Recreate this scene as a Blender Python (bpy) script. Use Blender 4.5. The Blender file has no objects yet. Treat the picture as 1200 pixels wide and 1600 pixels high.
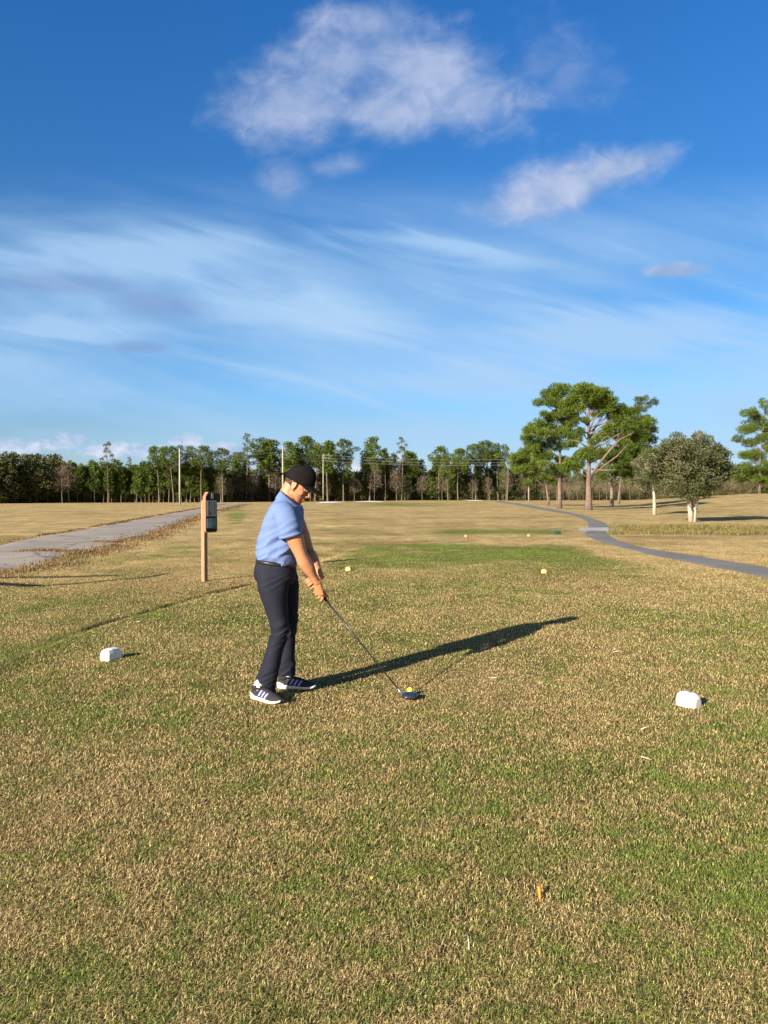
import bpy, math, random
import numpy as np
from mathutils import Vector, Matrix, noise as mn
R = math.radians
scene = bpy.context.scene
col = scene.collection
rng = np.random.default_rng(7)
random.seed(11)

# ------------------------------------------------------------------ camera maths
CAM_H = 1.5; F = 1200.0
PITCH = math.atan(27.0/F)                      # the horizon lies 27 px above the photo's centre

def sstep(e0, e1, v):
    t = np.clip((np.asarray(v, float)-e0)/(e1-e0), 0, 1)
    return t*t*(3-2*t)

def edge_x(y):                                 # left lip of the raised tee
    return np.interp(y, [0, 5, 6.7, 9.4, 12.7, 16, 24], [-4.2, -3.75, -3.5, -3.12, -2.3, -1.6, -.5])

def height(x, y):
    x = np.asarray(x, float); y = np.asarray(y, float)
    lo = (1-sstep(-.28, .12, x-edge_x(y)))*(1-sstep(15, 24, y))
    z = -0.15*np.maximum(lo, (1-sstep(16, 24, y))*(x < -6))
    z = z*(1-sstep(40, 70, y))
    u = x/np.maximum(y, 1)
    z = z + 1.75*sstep(50, 150, y)*sstep(.30, .50, u)*(y > 0)
    z = z + .22*sstep(150, 205, y)*np.exp(-((u-.07)/.07)**2)
    # shallow ditch beside the bridge on the right
    z = z - .22*np.exp(-((y-33)/2.6)**2)*sstep(.24, .31, u)
    und = .03*np.sin(x*.9+1.3)*np.sin(y*.55+.4) + .012*np.sin(x*2.7+y*1.9)
    return z + und*.55*(1-sstep(45, 80, y))

def hz(x, y): return float(height(x, y))

def ray(px, py):
    a = (px-600)/F; b = -(py-800)/F
    c, s = math.cos(PITCH), math.sin(PITCH)
    return Vector((a, c + b*s, -s + b*c))      # divided so that depth along view = 1

def at(px, py):                                # where the view ray meets the ground
    d = ray(px, py); t = -CAM_H/min(d.z, -1e-4)
    for _ in range(40):
        x, y = d.x*t, d.y*t
        t2 = (hz(x, y)-CAM_H)/min(d.z, -1e-4)
        t = t*.5+t2*.5
    return Vector((d.x*t, d.y*t, hz(d.x*t, d.y*t)))

def atd(px, py, Y):                            # the point of the view ray at distance Y
    d = ray(px, py); t = Y/d.y
    return Vector((d.x*t, Y, CAM_H+d.z*t))

# ------------------------------------------------------------------ helpers
def lattice(ix, iy, seed):
    h = (ix*374761393 + iy*668265263 + seed*974634777) & 0xffffffff
    h = ((h ^ (h >> 13))*1274126177) & 0xffffffff
    return ((h ^ (h >> 16)) & 0xffff)/65535.0

def vnoise(x, y, seed=0):
    xf = np.floor(x); yf = np.floor(y)
    fx = x-xf; fy = y-yf
    fx = fx*fx*(3-2*fx); fy = fy*fy*(3-2*fy)
    ix = xf.astype(np.int64); iy = yf.astype(np.int64)
    a = lattice(ix, iy, seed); b = lattice(ix+1, iy, seed)
    c = lattice(ix, iy+1, seed); d = lattice(ix+1, iy+1, seed)
    return (a*(1-fx)+b*fx)*(1-fy)+(c*(1-fx)+d*fx)*fy

def fbm(x, y, sc, seed=0, octs=4):
    x = np.asarray(x, float)*sc; y = np.asarray(y, float)*sc
    s = 0; a = .5; t = 0
    for k in range(octs):
        s = s + a*vnoise(x+17.3*k, y-9.1*k, seed+k); t += a
        a *= .55; x = x*2.03+y*.13; y = y*2.03-x*.07
    return s/t

def mesh_np(name, V, Fq, mat=None, colors=None, smooth=False):
    V = np.asarray(V, np.float32); Fq = np.asarray(Fq, np.int32)
    n = Fq.shape[1]
    me = bpy.data.meshes.new(name)
    me.vertices.add(len(V)); me.vertices.foreach_set('co', V.ravel())
    me.loops.add(Fq.size); me.loops.foreach_set('vertex_index', Fq.ravel())
    me.polygons.add(len(Fq)); me.polygons.foreach_set('loop_start', np.arange(len(Fq), dtype=np.int32)*n)
    if smooth: me.polygons.foreach_set('use_smooth', np.ones(len(Fq), bool))
    me.update(calc_edges=True)
    if colors is not None:
        at_ = me.color_attributes.new('Col', 'FLOAT_COLOR', 'POINT')
        c4 = np.ones((len(V), 4), np.float32); c4[:, :3] = colors
        at_.data.foreach_set('color', c4.ravel())
    if mat: me.materials.append(mat)
    return me

def link(name, me, parent=None):
    o = bpy.data.objects.new(name, me); col.objects.link(o)
    if parent is not None: o.parent = parent
    return o

def tag(o, label=None, cat=None, group=None, kind=None):
    if label: o['label'] = label
    if cat: o['category'] = cat
    if group: o['group'] = group
    if kind: o['kind'] = kind
    return o

def empty(name, loc, label, cat, group=None, rz=0):
    o = bpy.data.objects.new(name, None); col.objects.link(o)
    o.location = loc; o.rotation_euler = (0, 0, rz); o.empty_display_size = .2
    return tag(o, label, cat, group)

class MB:
    """collects shapes, builds one mesh"""
    def __init__(s): s.v = []; s.f = []
    def add(s, vs, fs):
        b = len(s.v); s.v += [tuple(v) for v in vs]; s.f += [tuple(i+b for i in f) for f in fs]; return s
    def rings(s, rs, cap=True, closed=False):
        n = len(rs[0]); vs = [p for r in rs for p in r]; fs = []
        m = len(rs)
        for i in range(m-1 if not closed else m):
            for j in range(n):
                a = i*n+j; b = i*n+(j+1) % n; k = ((i+1) % m)*n
                fs.append((a, b, k+(j+1) % n, k+j))
        if cap and not closed:
            fs.append(tuple(reversed(range(n)))); fs.append(tuple(range((m-1)*n, m*n)))
        return s.add(vs, fs)
    def tube(s, pts, rad, n=10, flat=1.0, up=None):
        pts = [Vector(p) for p in pts]; rs = []
        for i, p in enumerate(pts):
            t = (pts[min(i+1, len(pts)-1)]-pts[max(i-1, 0)])
            t = t.normalized() if t.length > 1e-9 else Vector((0, 0, 1))
            u = Vector(up) if up is not None else (Vector((0, 1, 0)) if abs(t.y) < .9 else Vector((1, 0, 0)))
            a = (u-t*u.dot(t)).normalized(); b = t.cross(a)
            r = rad[i] if isinstance(rad, (list, tuple)) else rad
            ra, rb = (r if isinstance(r, (tuple, list)) else (r, r*flat))
            rs.append([p+a*ra*math.cos(2*math.pi*k/n)+b*rb*math.sin(2*math.pi*k/n) for k in range(n)])
        return s.rings(rs)
    def ell(s, c, r, M=None, n=16, m=10):
        c = Vector(c); rs = []
        for i in range(m+1):
            th = math.pi*(i+.02)/(m+.04)
            ring = []
            for k in range(n):
                ph = 2*math.pi*k/n
                p = Vector((r[0]*math.sin(th)*math.cos(ph), r[1]*math.sin(th)*math.sin(ph), -r[2]*math.cos(th)))
                ring.append(c+(M @ p if M else p))
            rs.append(ring)
        return s.rings(rs)
    def box(s, c, h, M=None, bev=0):
        c = Vector(c); vs = []
        if bev <= 0:
            for z in (-1, 1):
                for x, y in ((-1, -1), (1, -1), (1, 1), (-1, 1)):
                    p = Vector((x*h[0], y*h[1], z*h[2])); vs.append(c+(M @ p if M else p))
            return s.add(vs, [(3, 2, 1, 0), (4, 5, 6, 7), (0, 1, 5, 4), (1, 2, 6, 5), (2, 3, 7, 6), (3, 0, 4, 7)])
        rs = []
        for z, q in ((-h[2], bev), (-h[2]+bev, 0), (h[2]-bev, 0), (h[2], bev)):
            hx, hy = h[0]-q, h[1]-q
            ring = []
            for x, y in ((-hx+bev, -hy), (hx-bev, -hy), (hx, -hy+bev), (hx, hy-bev), (hx-bev, hy), (-hx+bev, hy), (-hx, hy-bev), (-hx, -hy+bev)):
                p = Vector((x, y, z)); ring.append(c+(M @ p if M else p))
            rs.append(ring)
        return s.rings(rs)
    def prism(s, outline, y0, y1, M=None, c=(0, 0, 0)):          # outline in xz, extruded along y
        c = Vector(c); n = len(outline)
        rs = [[c+((M @ Vector((x, y, z))) if M else Vector((x, y, z))) for x, z in outline] for y in (y0, y1)]
        return s.rings(rs)
    def mesh(s, name, mat=None, smooth=True):
        me = bpy.data.meshes.new(name); me.from_pydata(s.v, [], s.f); me.validate(); me.update()
        if mat: me.materials.append(mat)
        if smooth:
            me.polygons.foreach_set('use_smooth', [True]*len(me.polygons))
        import bmesh
        bm = bmesh.new(); bm.from_mesh(me); bmesh.ops.recalc_face_normals(bm, faces=bm.faces); bm.to_mesh(me); bm.free()
        return me
    def build(s, name, mat, parent=None, smooth=True):
        return link(name, s.mesh(name, mat, smooth), parent)

def baked(me, mods):
    o = bpy.data.objects.new('tmp', me); col.objects.link(o)
    for typ, kw in mods:
        m = o.modifiers.new(typ, typ)
        for k, v in kw.items(): setattr(m, k, v)
    dg = bpy.context.evaluated_depsgraph_get()
    out = bpy.data.meshes.new_from_object(o.evaluated_get(dg))
    bpy.data.objects.remove(o); return out

def organic(mb, name, mat, voxel, smooth_it=6, disp=None):
    me = mb.mesh(name, None)
    me = baked(me, [('REMESH', dict(mode='VOXEL', voxel_size=voxel, use_smooth_shade=True)),
                    ('SMOOTH', dict(iterations=smooth_it, factor=.5))])
    me.name = name
    if disp:
        n = len(me.vertices); co = np.empty(n*3, np.float32); no = np.empty(n*3, np.float32)
        me.vertices.foreach_get('co', co); me.vertex_normals.foreach_get('vector', no)
        co = co.reshape(-1, 3); no = no.reshape(-1, 3)
        co = co + no*disp(co, no)[:, None]
        me.vertices.foreach_set('co', co.astype(np.float32).ravel()); me.update()
    me.materials.clear(); me.materials.append(mat)
    me.polygons.foreach_set('use_smooth', np.ones(len(me.polygons), bool))
    return me

# ------------------------------------------------------------------ materials
def new_mat(name):
    m = bpy.data.materials.new(name); m.use_nodes = True
    nt = m.node_tree; b = nt.nodes['Principled BSDF']; return m, nt, b

def mat(name, c, rough=.6, metal=0, var=.12, scale=20, bump=0, bscale=60, spec=.5, c2=None, coat=0):
    m, nt, b = new_mat(name); N = nt.nodes.new; L = nt.links.new
    tc = N('ShaderNodeTexCoord'); no = N('ShaderNodeTexNoise')
    no.inputs['Scale'].default_value = scale; no.inputs['Detail'].default_value = 5
    L(tc.outputs['Object'], no.inputs['Vector'])
    rp = N('ShaderNodeValToRGB'); e = rp.color_ramp.elements
    e[0].position = .3; e[1].position = .7
    a = c2 if c2 else tuple(max(0, x*(1-var)) for x in c)
    e[0].color = (*a, 1); e[1].color = (*[min(1, x*(1+(0 if c2 else var))) for x in c], 1)
    L(no.outputs['Fac'], rp.inputs['Fac']); L(rp.outputs['Color'], b.inputs['Base Color'])
    b.inputs['Roughness'].default_value = rough; b.inputs['Metallic'].default_value = metal
    b.inputs['Specular IOR Level'].default_value = spec
    b.inputs['Coat Weight'].default_value = coat
    if bump:
        n2 = N('ShaderNodeTexNoise'); n2.inputs['Scale'].default_value = bscale; n2.inputs['Detail'].default_value = 4
        L(tc.outputs['Object'], n2.inputs['Vector'])
        bp = N('ShaderNodeBump'); bp.inputs['Strength'].default_value = bump; bp.inputs['Distance'].default_value = .01
        L(n2.outputs['Fac'], bp.inputs['Height']); L(bp.outputs['Normal'], b.inputs['Normal'])
    return m

def attr_mat(name, rough=.75, transl=0, grain=None, spec=.25):
    m, nt, b = new_mat(name); N = nt.nodes.new; L = nt.links.new
    at_ = N('ShaderNodeAttribute'); at_.attribute_name = 'Col'
    c = at_.outputs['Color']
    if grain:
        geo = N('ShaderNodeNewGeometry')
        for sc, lo, hi, det in grain:
            no = N('ShaderNodeTexNoise'); no.inputs['Scale'].default_value = sc; no.inputs['Detail'].default_value = det
            no.inputs['Roughness'].default_value = .65
            L(geo.outputs['Position'], no.inputs['Vector'])
            mr = N('ShaderNodeMapRange'); mr.inputs['From Min'].default_value = .32; mr.inputs['From Max'].default_value = .68
            mr.inputs['To Min'].default_value = lo; mr.inputs['To Max'].default_value = hi
            L(no.outputs['Fac'], mr.inputs['Value'])
            mx = N('ShaderNodeVectorMath'); mx.operation = 'SCALE'
            L(c, mx.inputs[0]); L(mr.outputs['Result'], mx.inputs['Scale']); c = mx.outputs['Vector']
    L(c, b.inputs['Base Color'])
    b.inputs['Roughness'].default_value = rough; b.inputs['Specular IOR Level'].default_value = spec
    if transl:
        tr = N('ShaderNodeBsdfTranslucent'); L(c, tr.inputs['Color'])
        ms = N('ShaderNodeMixShader'); ms.inputs['Fac'].default_value = transl
        L(b.outputs[0], ms.inputs[1]); L(tr.outputs[0], ms.inputs[2])
        L(ms.outputs[0], nt.nodes['Material Output'].inputs['Surface'])
    return m, nt, b

# ------------------------------------------------------------------ road and path outlines (world)
def resample(pts, n):
    pts = [Vector(p) for p in pts]; L = [0]
    for a, b in zip(pts, pts[1:]): L.append(L[-1]+(b-a).length**.6)
    out = []
    for k in range(n):
        t = L[-1]*k/(n-1); i = max(j for j in range(len(L)-1) if L[j] <= t+1e-9)
        f = (t-L[i])/(L[i+1]-L[i]); p0 = pts[max(i-1, 0)]; p1 = pts[i]; p2 = pts[i+1]; p3 = pts[min(i+2, len(pts)-1)]
        q = p1*(1-f)+p2*f
        c = .5*((2*p1)+(p2-p0)*f+(2*p0-5*p1+4*p2-p3)*f*f+(3*p1-p0-3*p2+p3)*f**3)
        if (p2-p1).length*1.6 < (p1-p0).length or (p2-p1).length > 1.6*(p3-p2).length: c = q*.6+c*.4
        out.append(c)
    return out

road_far = [at(*p) for p in ((-330, 912), (-120, 878), (0, 851), (50, 840), (140, 825.5), (212, 812), (300, 796.5), (345, 789), (385, 785))]
road_near = [at(*p) for p in ((-330, 1000), (-120, 925), (0, 893), (45, 889), (112, 868), (200, 847), (275, 820), (330, 800), (385, 787.5))]
path_near = [at(*p) for p in ((1600, 1010), (1350, 940), (1200, 906), (1113, 887), (1027, 870), (962, 854), (927, 844), (911, 835.5), (913, 829), (916, 821), (914, 814.5), (902, 808.5), (884, 803.5), (845, 797), (800, 788.5), (770, 784))]
path_far = [at(*p) for p in ((1600, 955), (1350, 912), (1200, 886), (1113, 872), (1027, 859), (979, 848), (956, 838.5), (950, 832.5), (952, 826), (952, 820), (942, 814.5), (928, 810), (905, 803.3), (860, 794.5), (816, 786.8), (786, 783))]

def inpoly(x, y, poly):
    x = np.asarray(x); y = np.asarray(y); ins = np.zeros(x.shape, bool)
    n = len(poly)
    for i in range(n):
        x1, y1 = poly[i][0], poly[i][1]; x2, y2 = poly[(i+1) % n][0], poly[(i+1) % n][1]
        if y1 == y2: continue
        c = ((y1 > y) != (y2 > y)) & (x < (x2-x1)*(y-y1)/(y2-y1)+x1)
        ins ^= c
    return ins

def ribbon(name, A, B, mtl, n=120, m=9, dz=.008, jitter=0):
    A = resample(A, n); B = resample(B, n); V = []; Fq = []
    for i in range(n):
        for j in range(m):
            p = A[i].lerp(B[i], j/(m-1))
            x, y = p.x, p.y
            if jitter and j in (0, m-1):
                w = jitter*(mn.noise(Vector((x*1.3, y*1.3, j)))+.5*mn.noise(Vector((x*4, y*4, j))))
                d = (B[i]-A[i]).normalized(); x += d.x*w; y += d.y*w
            e = -.03 if j in (0, m-1) else 0
            V.append((x, y, hz(x, y)+dz+e))
    for i in range(n-1):
        for j in range(m-1):
            a = i*m+j; Fq.append((a, a+1, a+m+1, a+m))
    o = link(name, mesh_np(name, V, Fq, mtl, smooth=True)); tag(o, kind='structure')
    return A, B, o

# ------------------------------------------------------------------ ground colour
STRAW = np.array((.54, .435, .205)); TAN = np.array((.46, .305, .125)); BROWN = np.array((.20, .13, .05))
GREEN = np.array((.165, .205, .042)); BRIGHT = np.array((.20, .29, .045)); OLIVE = np.array((.22, .205, .06))

def green_of(x, y):
    """how green the turf is, 0 dry .. 1 lush"""
    x = np.asarray(x, float); y = np.asarray(y, float)
    u = x/np.maximum(y, .5)
    n1 = fbm(x, y, .55, 3, 4); n2 = fbm(x, y, 2.2, 9, 4); n3 = fbm(x, y*.35, .12, 21, 3)
    g = .46 + (n1-.5)*1.05 + (n2-.5)*.8
    tee = sstep(edge_x(y)-.2, edge_x(y)+.5, x)*(1-sstep(4.7, 5.9, x+(n1-.5)*2))*(1-sstep(22, 25, y))
    out = 1-tee
    g = g - .16*out*sstep(9, 14, y) - .22*out*(x > 3)*sstep(4, 8, y)
    g = g + .36*tee*sstep(13, 17.5, y)*sstep(-2.5, 0.0, x)           # greener front of the tee
    g = g - .12*tee*np.exp(-((y-13.2)/1.3)**2)
    g = g - .20*np.exp(-((x-.3)**2/2.2+(y-5.8)**2/.8))             # worn patch round the ball
    g = g - .22*np.exp(-((x+1.2)**2/.9+(y-2.3)**2/.5))
    g = g + .10*np.exp(-((x-2.0)**2/1.2+(y-4.0)**2/2.5))
    far = sstep(24, 30, y)
    g = g*(1-far) + far*(.14+(n3-.5)*.75+(n1-.5)*.25)
    g = g + .75*np.exp(-((y-31)/2.4)**2)*sstep(.02, .1, u)*(1-sstep(.21, .26, u))   # next tee
    g = g + .5*np.exp(-((y-50)/4.)**2)*sstep(.10, .14, u)*(1-sstep(.19, .24, u))*(n3 > .3)
    g = g + .45*sstep(85, 110, y)*(1-sstep(140, 160, y))*np.exp(-((u-.03)/.10)**2)
    g = g + .85*sstep(175, 190, y)*np.exp(-((u-.07)/.05)**2)       # the green
    g = g + 1.1*np.exp(-((u+.193)/.011)**2)*sstep(36, 48, y)*(1-sstep(75, 120, y))*sstep(.3, .6, n1+.25*(n2-.5))   # lush strip by the road
    g = g + .25*np.exp(-((x-edge_x(y)+.3)/.35)**2)*(y < 12)
    g = g + .8*np.exp(-((u+.305)/.03)**2-((y-9.6)/.5)**2)
    return np.clip(g, 0, 1.2)

def turf(x, y):
    g = green_of(x, y); n = fbm(x, y, 5.0, 31, 3); k = fbm(x, y, .3, 50, 3)
    dry = STRAW*(.25+.5*n)[..., None] + TAN*(.75-.5*n)[..., None]
    dry = dry*(1-.35*sstep(.5, .75, k))[..., None] + BROWN*(.35*sstep(.5, .75, k))[..., None]
    gr = GREEN*(1-sstep(.75, 1.1, g))[..., None] + BRIGHT*sstep(.75, 1.1, g)[..., None]
    gr = gr*.75 + OLIVE*.25
    f = sstep(.12, .88, g)[..., None]
    return dry*(1-f)+gr*f, g

# ------------------------------------------------------------------ ground mesh
gm, nt, b = attr_mat('turf_ground', .95, 0, [(.18, .86, 1.12, 3), (.5, .80, 1.18, 4), (1.4, .72, 1.25, 5), (14, .55, 1.4, 5), (90, .35, 1.6, 4)], spec=.05)
geo = nt.nodes.new('ShaderNodeNewGeometry'); bn = nt.nodes.new('ShaderNodeTexNoise'); bn.inputs['Scale'].default_value = 22
bn.inputs['Detail'].default_value = 8; bn.inputs['Roughness'].default_value = .7
bp = nt.nodes.new('ShaderNodeBump'); bp.inputs['Strength'].default_value = 1; bp.inputs['Distance'].default_value = .05
nt.links.new(geo.outputs['Position'], bn.inputs['Vector']); nt.links.new(bn.outputs['Fac'], bp.inputs['Height']); nt.links.new(bp.outputs['Normal'], b.inputs['Normal'])

def build_ground():
    d = [0.02]; s = .35
    while s < 2500: d.append(s); s *= 1.0135
    d = np.array(d)
    th = np.concatenate([np.linspace(-math.pi, -R(50), 40, endpoint=False), np.linspace(-R(50), R(50), 420), np.linspace(R(50), math.pi, 40)[1:-1]])
    D, T = np.meshgrid(d, th, indexing='ij')
    X = D*np.sin(T); Y = D*np.cos(T)
    Z = height(X, Y)
    V = np.stack([X, Y, Z], -1).reshape(-1, 3)
    nd, nth = D.shape
    i, j = np.meshgrid(np.arange(nd-1), np.arange(nth), indexing='ij')
    j2 = (j+1) % nth
    Fq = np.stack([i*nth+j, (i+1)*nth+j, (i+1)*nth+j2, i*nth+j2], -1).reshape(-1, 4)
    C, g = turf(X, Y)
    # dark soil lip of the tee
    lip = np.exp(-((X-edge_x(Y)+.10)/.10)**2)*sstep(6, 8.5, Y)*(Y < 13.5)
    C = C*(1-.65*lip[..., None]) + BROWN*.3*(.65*lip[..., None])
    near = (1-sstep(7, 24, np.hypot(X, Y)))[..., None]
    C = C*(1-near) + (C*.5)*near               # soil and thatch, with the shade between the blades put into the colour
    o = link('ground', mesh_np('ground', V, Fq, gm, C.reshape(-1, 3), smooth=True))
    tag(o, kind='structure')
build_ground()

# ------------------------------------------------------------------ turf blades
bm_, _, _ = attr_mat('grass_blade', .6, .32, spec=.3)
ROADPOLY = [(p.x, p.y) for p in road_far]+[(p.x, p.y) for p in reversed(road_near)]
PATHPOLY = [(p.x, p.y) for p in path_far]+[(p.x, p.y) for p in reversed(path_near)]

def blades(name, x, y, Hh, Wd, lean, green, seed, colfn=None, parent=None):
    r = np.random.default_rng(seed); n = len(x)
    a = r.uniform(0, 2*math.pi, n); ln = Hh*lean*r.uniform(.2, 1.0, n)
    w = Wd*r.uniform(.6, 1.3, n); h = Hh*r.uniform(.45, 1.15, n)
    z = height(x, y)
    dx, dy = np.cos(a), np.sin(a)
    pa = a+math.pi/2+r.uniform(-.8, .8, n); wx, wy = np.cos(pa)*w/2, np.sin(pa)*w/2
    v0 = np.stack([x-wx, y-wy, z-.003], -1); v1 = np.stack([x+wx, y+wy, z-.003], -1)
    mx, my = x+dx*ln*.45, y+dy*ln*.45
    v2 = np.stack([mx+wx*.8, my+wy*.8, z+h*.72], -1); v3 = np.stack([mx-wx*.8, my-wy*.8, z+h*.72], -1)
    ex, ey = x+dx*ln*1.25, y+dy*ln*1.25; drop = r.uniform(.55, 1.1, n)
    v4 = np.stack([ex, ey, z+h*drop], -1)
    V = np.stack([v0, v1, v2, v3, v4], 1).reshape(-1, 3)
    b = np.arange(n)*5
    q = np.stack([b, b+1, b+2, b+3], -1)
    t = np.stack([b+3, b+2, b+4, b+4], -1)
    if colfn: C = colfn(r, n)
    else:
        isg = r.uniform(0, 1, n) < np.clip(.06+green*.80, 0, .95)
        u1 = r.uniform(0, 1, n)[:, None]; k = r.uniform(0, 1, n)
        dry = STRAW*(1.28*u1+.24)+TAN*.5*(1-u1)
        dry = np.where((k < .22)[:, None], BROWN*(.6+u1), dry)
        gr = GREEN*(.55+.7*u1)+BRIGHT*(.55*r.uniform(0, 1, n)[:, None]*np.clip(green, 0, 1)[:, None]**1.5)+OLIVE*.35*(1-u1)
        C = np.where(isg[:, None], gr, dry)
        tc, _ = turf(x, y); fd = (.75*sstep(7, 22, y))[:, None]; C = C*(1-fd)*1.12+tc*1.15*fd
    C5 = np.repeat(C, 5, 0)
    tri = np.stack([b+3, b+2, b+4], -1)
    # quads and tris together
    me = bpy.data.meshes.new(name)
    me.vertices.add(len(V)); me.vertices.foreach_set('co', V.astype(np.float32).ravel())
    loops = np.concatenate([q, tri], 1).ravel().astype(np.int32)
    me.loops.add(len(loops)); me.loops.foreach_set('vertex_index', loops)
    me.polygons.add(2*n)
    ls = (np.arange(n)[:, None]*7+np.array([0, 4])[None]).ravel().astype(np.int32)
    me.polygons.foreach_set('loop_start', ls); me.update(calc_edges=True)
    ca = me.color_attributes.new('Col', 'FLOAT_COLOR', 'POINT')
    c4 = np.ones((len(V), 4), np.float32); c4[:, :3] = C5; ca.data.foreach_set('color', c4.ravel())
    me.materials.append(bm_)
    return link(name, me, parent)

def build_turf():
    N = 1150000
    lo, hi = math.log(1.75), math.log(30)
    d = np.exp(rng.uniform(lo, hi, N)); t = rng.uniform(-.56, .56, N)
    y = d; x = d*t*1.06
    bald = fbm(x, y, 3.2, 77, 3)
    keep = ~inpoly(x, y, ROADPOLY) & ~inpoly(x, y, PATHPOLY) & (rng.uniform(0, 1, N) < (.35+1.3*bald)*(1-.98*sstep(11, 30, y))*(1-.85*np.exp(-((x-edge_x(y)+.10)/.09)**2)*sstep(7.5, 9, y)*(y < 13.3)*(fbm(x, y, 2.5, 88, 2) > .4)))
    x, y, d = x[keep], y[keep], d[keep]
    g = green_of(x, y); g = g+(fbm(x, y, 9, 5, 3)-.5)*1.5
    tall = 1+.5*np.exp(-((x-edge_x(y)+.2)/.25)**2)*(y < 14)+.35*np.clip(fbm(x, y, 4, 15, 2)-.5, 0, 1)*2
    Hh = .0165*tall*(.85+.10*(d/3)**.6)*(1-.45*np.exp(-((x-.5)**2/.9+(y-6.3)**2/1.1))); Wd = .0022*(np.minimum(d, 14)/3)**.75+.0006
    o = blades('grass', x, y, Hh, Wd, 1.5, g, 5)
    tag(o, 'short mown winter turf mixing straw coloured and green blades', 'grass', kind='stuff')
build_turf()

# ------------------------------------------------------------------ surfaces on the ground
asph, nt, b = new_mat('worn_asphalt')
def asphalt(nt, b, base, crack):
    N = nt.nodes.new; L = nt.links.new; geo = N('ShaderNodeNewGeometry')
    n1 = N('ShaderNodeTexNoise'); n1.inputs['Scale'].default_value = .45; n1.inputs['Detail'].default_value = 6
    n2 = N('ShaderNodeTexNoise'); n2.inputs['Scale'].default_value = 45; n2.inputs['Detail'].default_value = 4
    for n in (n1, n2): L(geo.outputs['Position'], n.inputs['Vector'])
    r = N('ShaderNodeValToRGB'); r.color_ramp.elements[0].position = .3; r.color_ramp.elements[1].position = .7
    r.color_ramp.elements[0].color = (*[c*.82 for c in base], 1); r.color_ramp.elements[1].color = (*[c*1.15 for c in base], 1)
    L(n1.outputs['Fac'], r.inputs['Fac'])
    m = N('ShaderNodeMapRange'); m.inputs['To Min'].default_value = .75; m.inputs['To Max'].default_value = 1.3
    L(n2.outputs['Fac'], m.inputs['Value'])
    s = N('ShaderNodeVectorMath'); s.operation = 'SCALE'; L(r.outputs['Color'], s.inputs[0]); L(m.outputs['Result'], s.inputs['Scale'])
    vo = N('ShaderNodeTexVoronoi'); vo.feature = 'DISTANCE_TO_EDGE'; vo.inputs['Scale'].default_value = .28
    wn = N('ShaderNodeTexNoise'); wn.inputs['Scale'].default_value = 1.2; wn.inputs['Detail'].default_value = 5
    L(geo.outputs['Position'], wn.inputs['Vector'])
    ad = N('ShaderNodeVectorMath'); ad.operation = 'ADD'; L(geo.outputs['Position'], ad.inputs[0]); L(wn.outputs['Color'], ad.inputs[1])
    L(ad.outputs[0], vo.inputs['Vector'])
    cr = N('ShaderNodeMapRange'); cr.inputs['From Max'].default_value = .012*crack; cr.inputs['To Min'].default_value = .35; cr.inputs['To Max'].default_value = 1
    L(vo.outputs['Distance'], cr.inputs['Value'])
    s2 = N('ShaderNodeVectorMath'); s2.operation = 'SCALE'; L(s.outputs[0], s2.inputs[0]); L(cr.outputs['Result'], s2.inputs['Scale'])
    L(s2.outputs[0], b.inputs['Base Color']); b.inputs['Roughness'].default_value = .9
    bp = N('ShaderNodeBump'); bp.inputs['Strength'].default_value = .6; bp.inputs['Distance'].default_value = .01
    L(n2.outputs['Fac'], bp.inputs['Height']); L(bp.outputs['Normal'], b.inputs['Normal'])
asphalt(nt, b, (.31, .27, .225), 1.6)
asph2, nt, b = new_mat('path_asphalt'); asphalt(nt, b, (.165, .157, .148), .4)
RA, RB, _ = ribbon('road', road_far, road_near, asph, 150, 11, .012, .18)
PA, PB, _ = ribbon('cart_path', path_far, path_near, asph2, 200, 9, .012, .12)
conc = mat('pale_concrete', (.42, .40, .36), .85, bump=.3, scale=2)
sandm = mat('pale_sand', (.80, .76, .68), .95, scale=.5)
def slab():
    A = [at(903, 829.6), at(935, 830.3), at(964, 829)]; B = [at(907, 824), at(935, 824), at(960, 823.2)]
    ribbon('path_bridge', B, A, conc, 24, 5, .03)
slab()
def sand(px0, px1, py, dy):
    c = at((px0+px1)/2, py); a = at(px0, py); rx = abs(c.x-a.x); ry = (at((px0+px1)/2, py-dy).y-c.y)
    V = [(c.x, c.y, hz(c.x, c.y)+.05)]; n = 40
    for k in range(n):
        t = 2*math.pi*k/n; w = 1+.18*math.sin(3*t+px0)+.1*math.sin(5*t)
        x, y = c.x+rx*w*math.cos(t), c.y+ry*w*math.sin(t); V.append((x, y, hz(x, y)+.05))
    Fq = [(0, 1+k, 1+(k+1) % n) for k in range(n)]
    o = link('sand_bunker', mesh_np('sand_bunker', V, Fq, sandm)); tag(o, kind='structure')
sand(497, 533, 785.3, 1.1); sand(556, 598, 784, .8); sand(724, 752, 782, .7)

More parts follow.
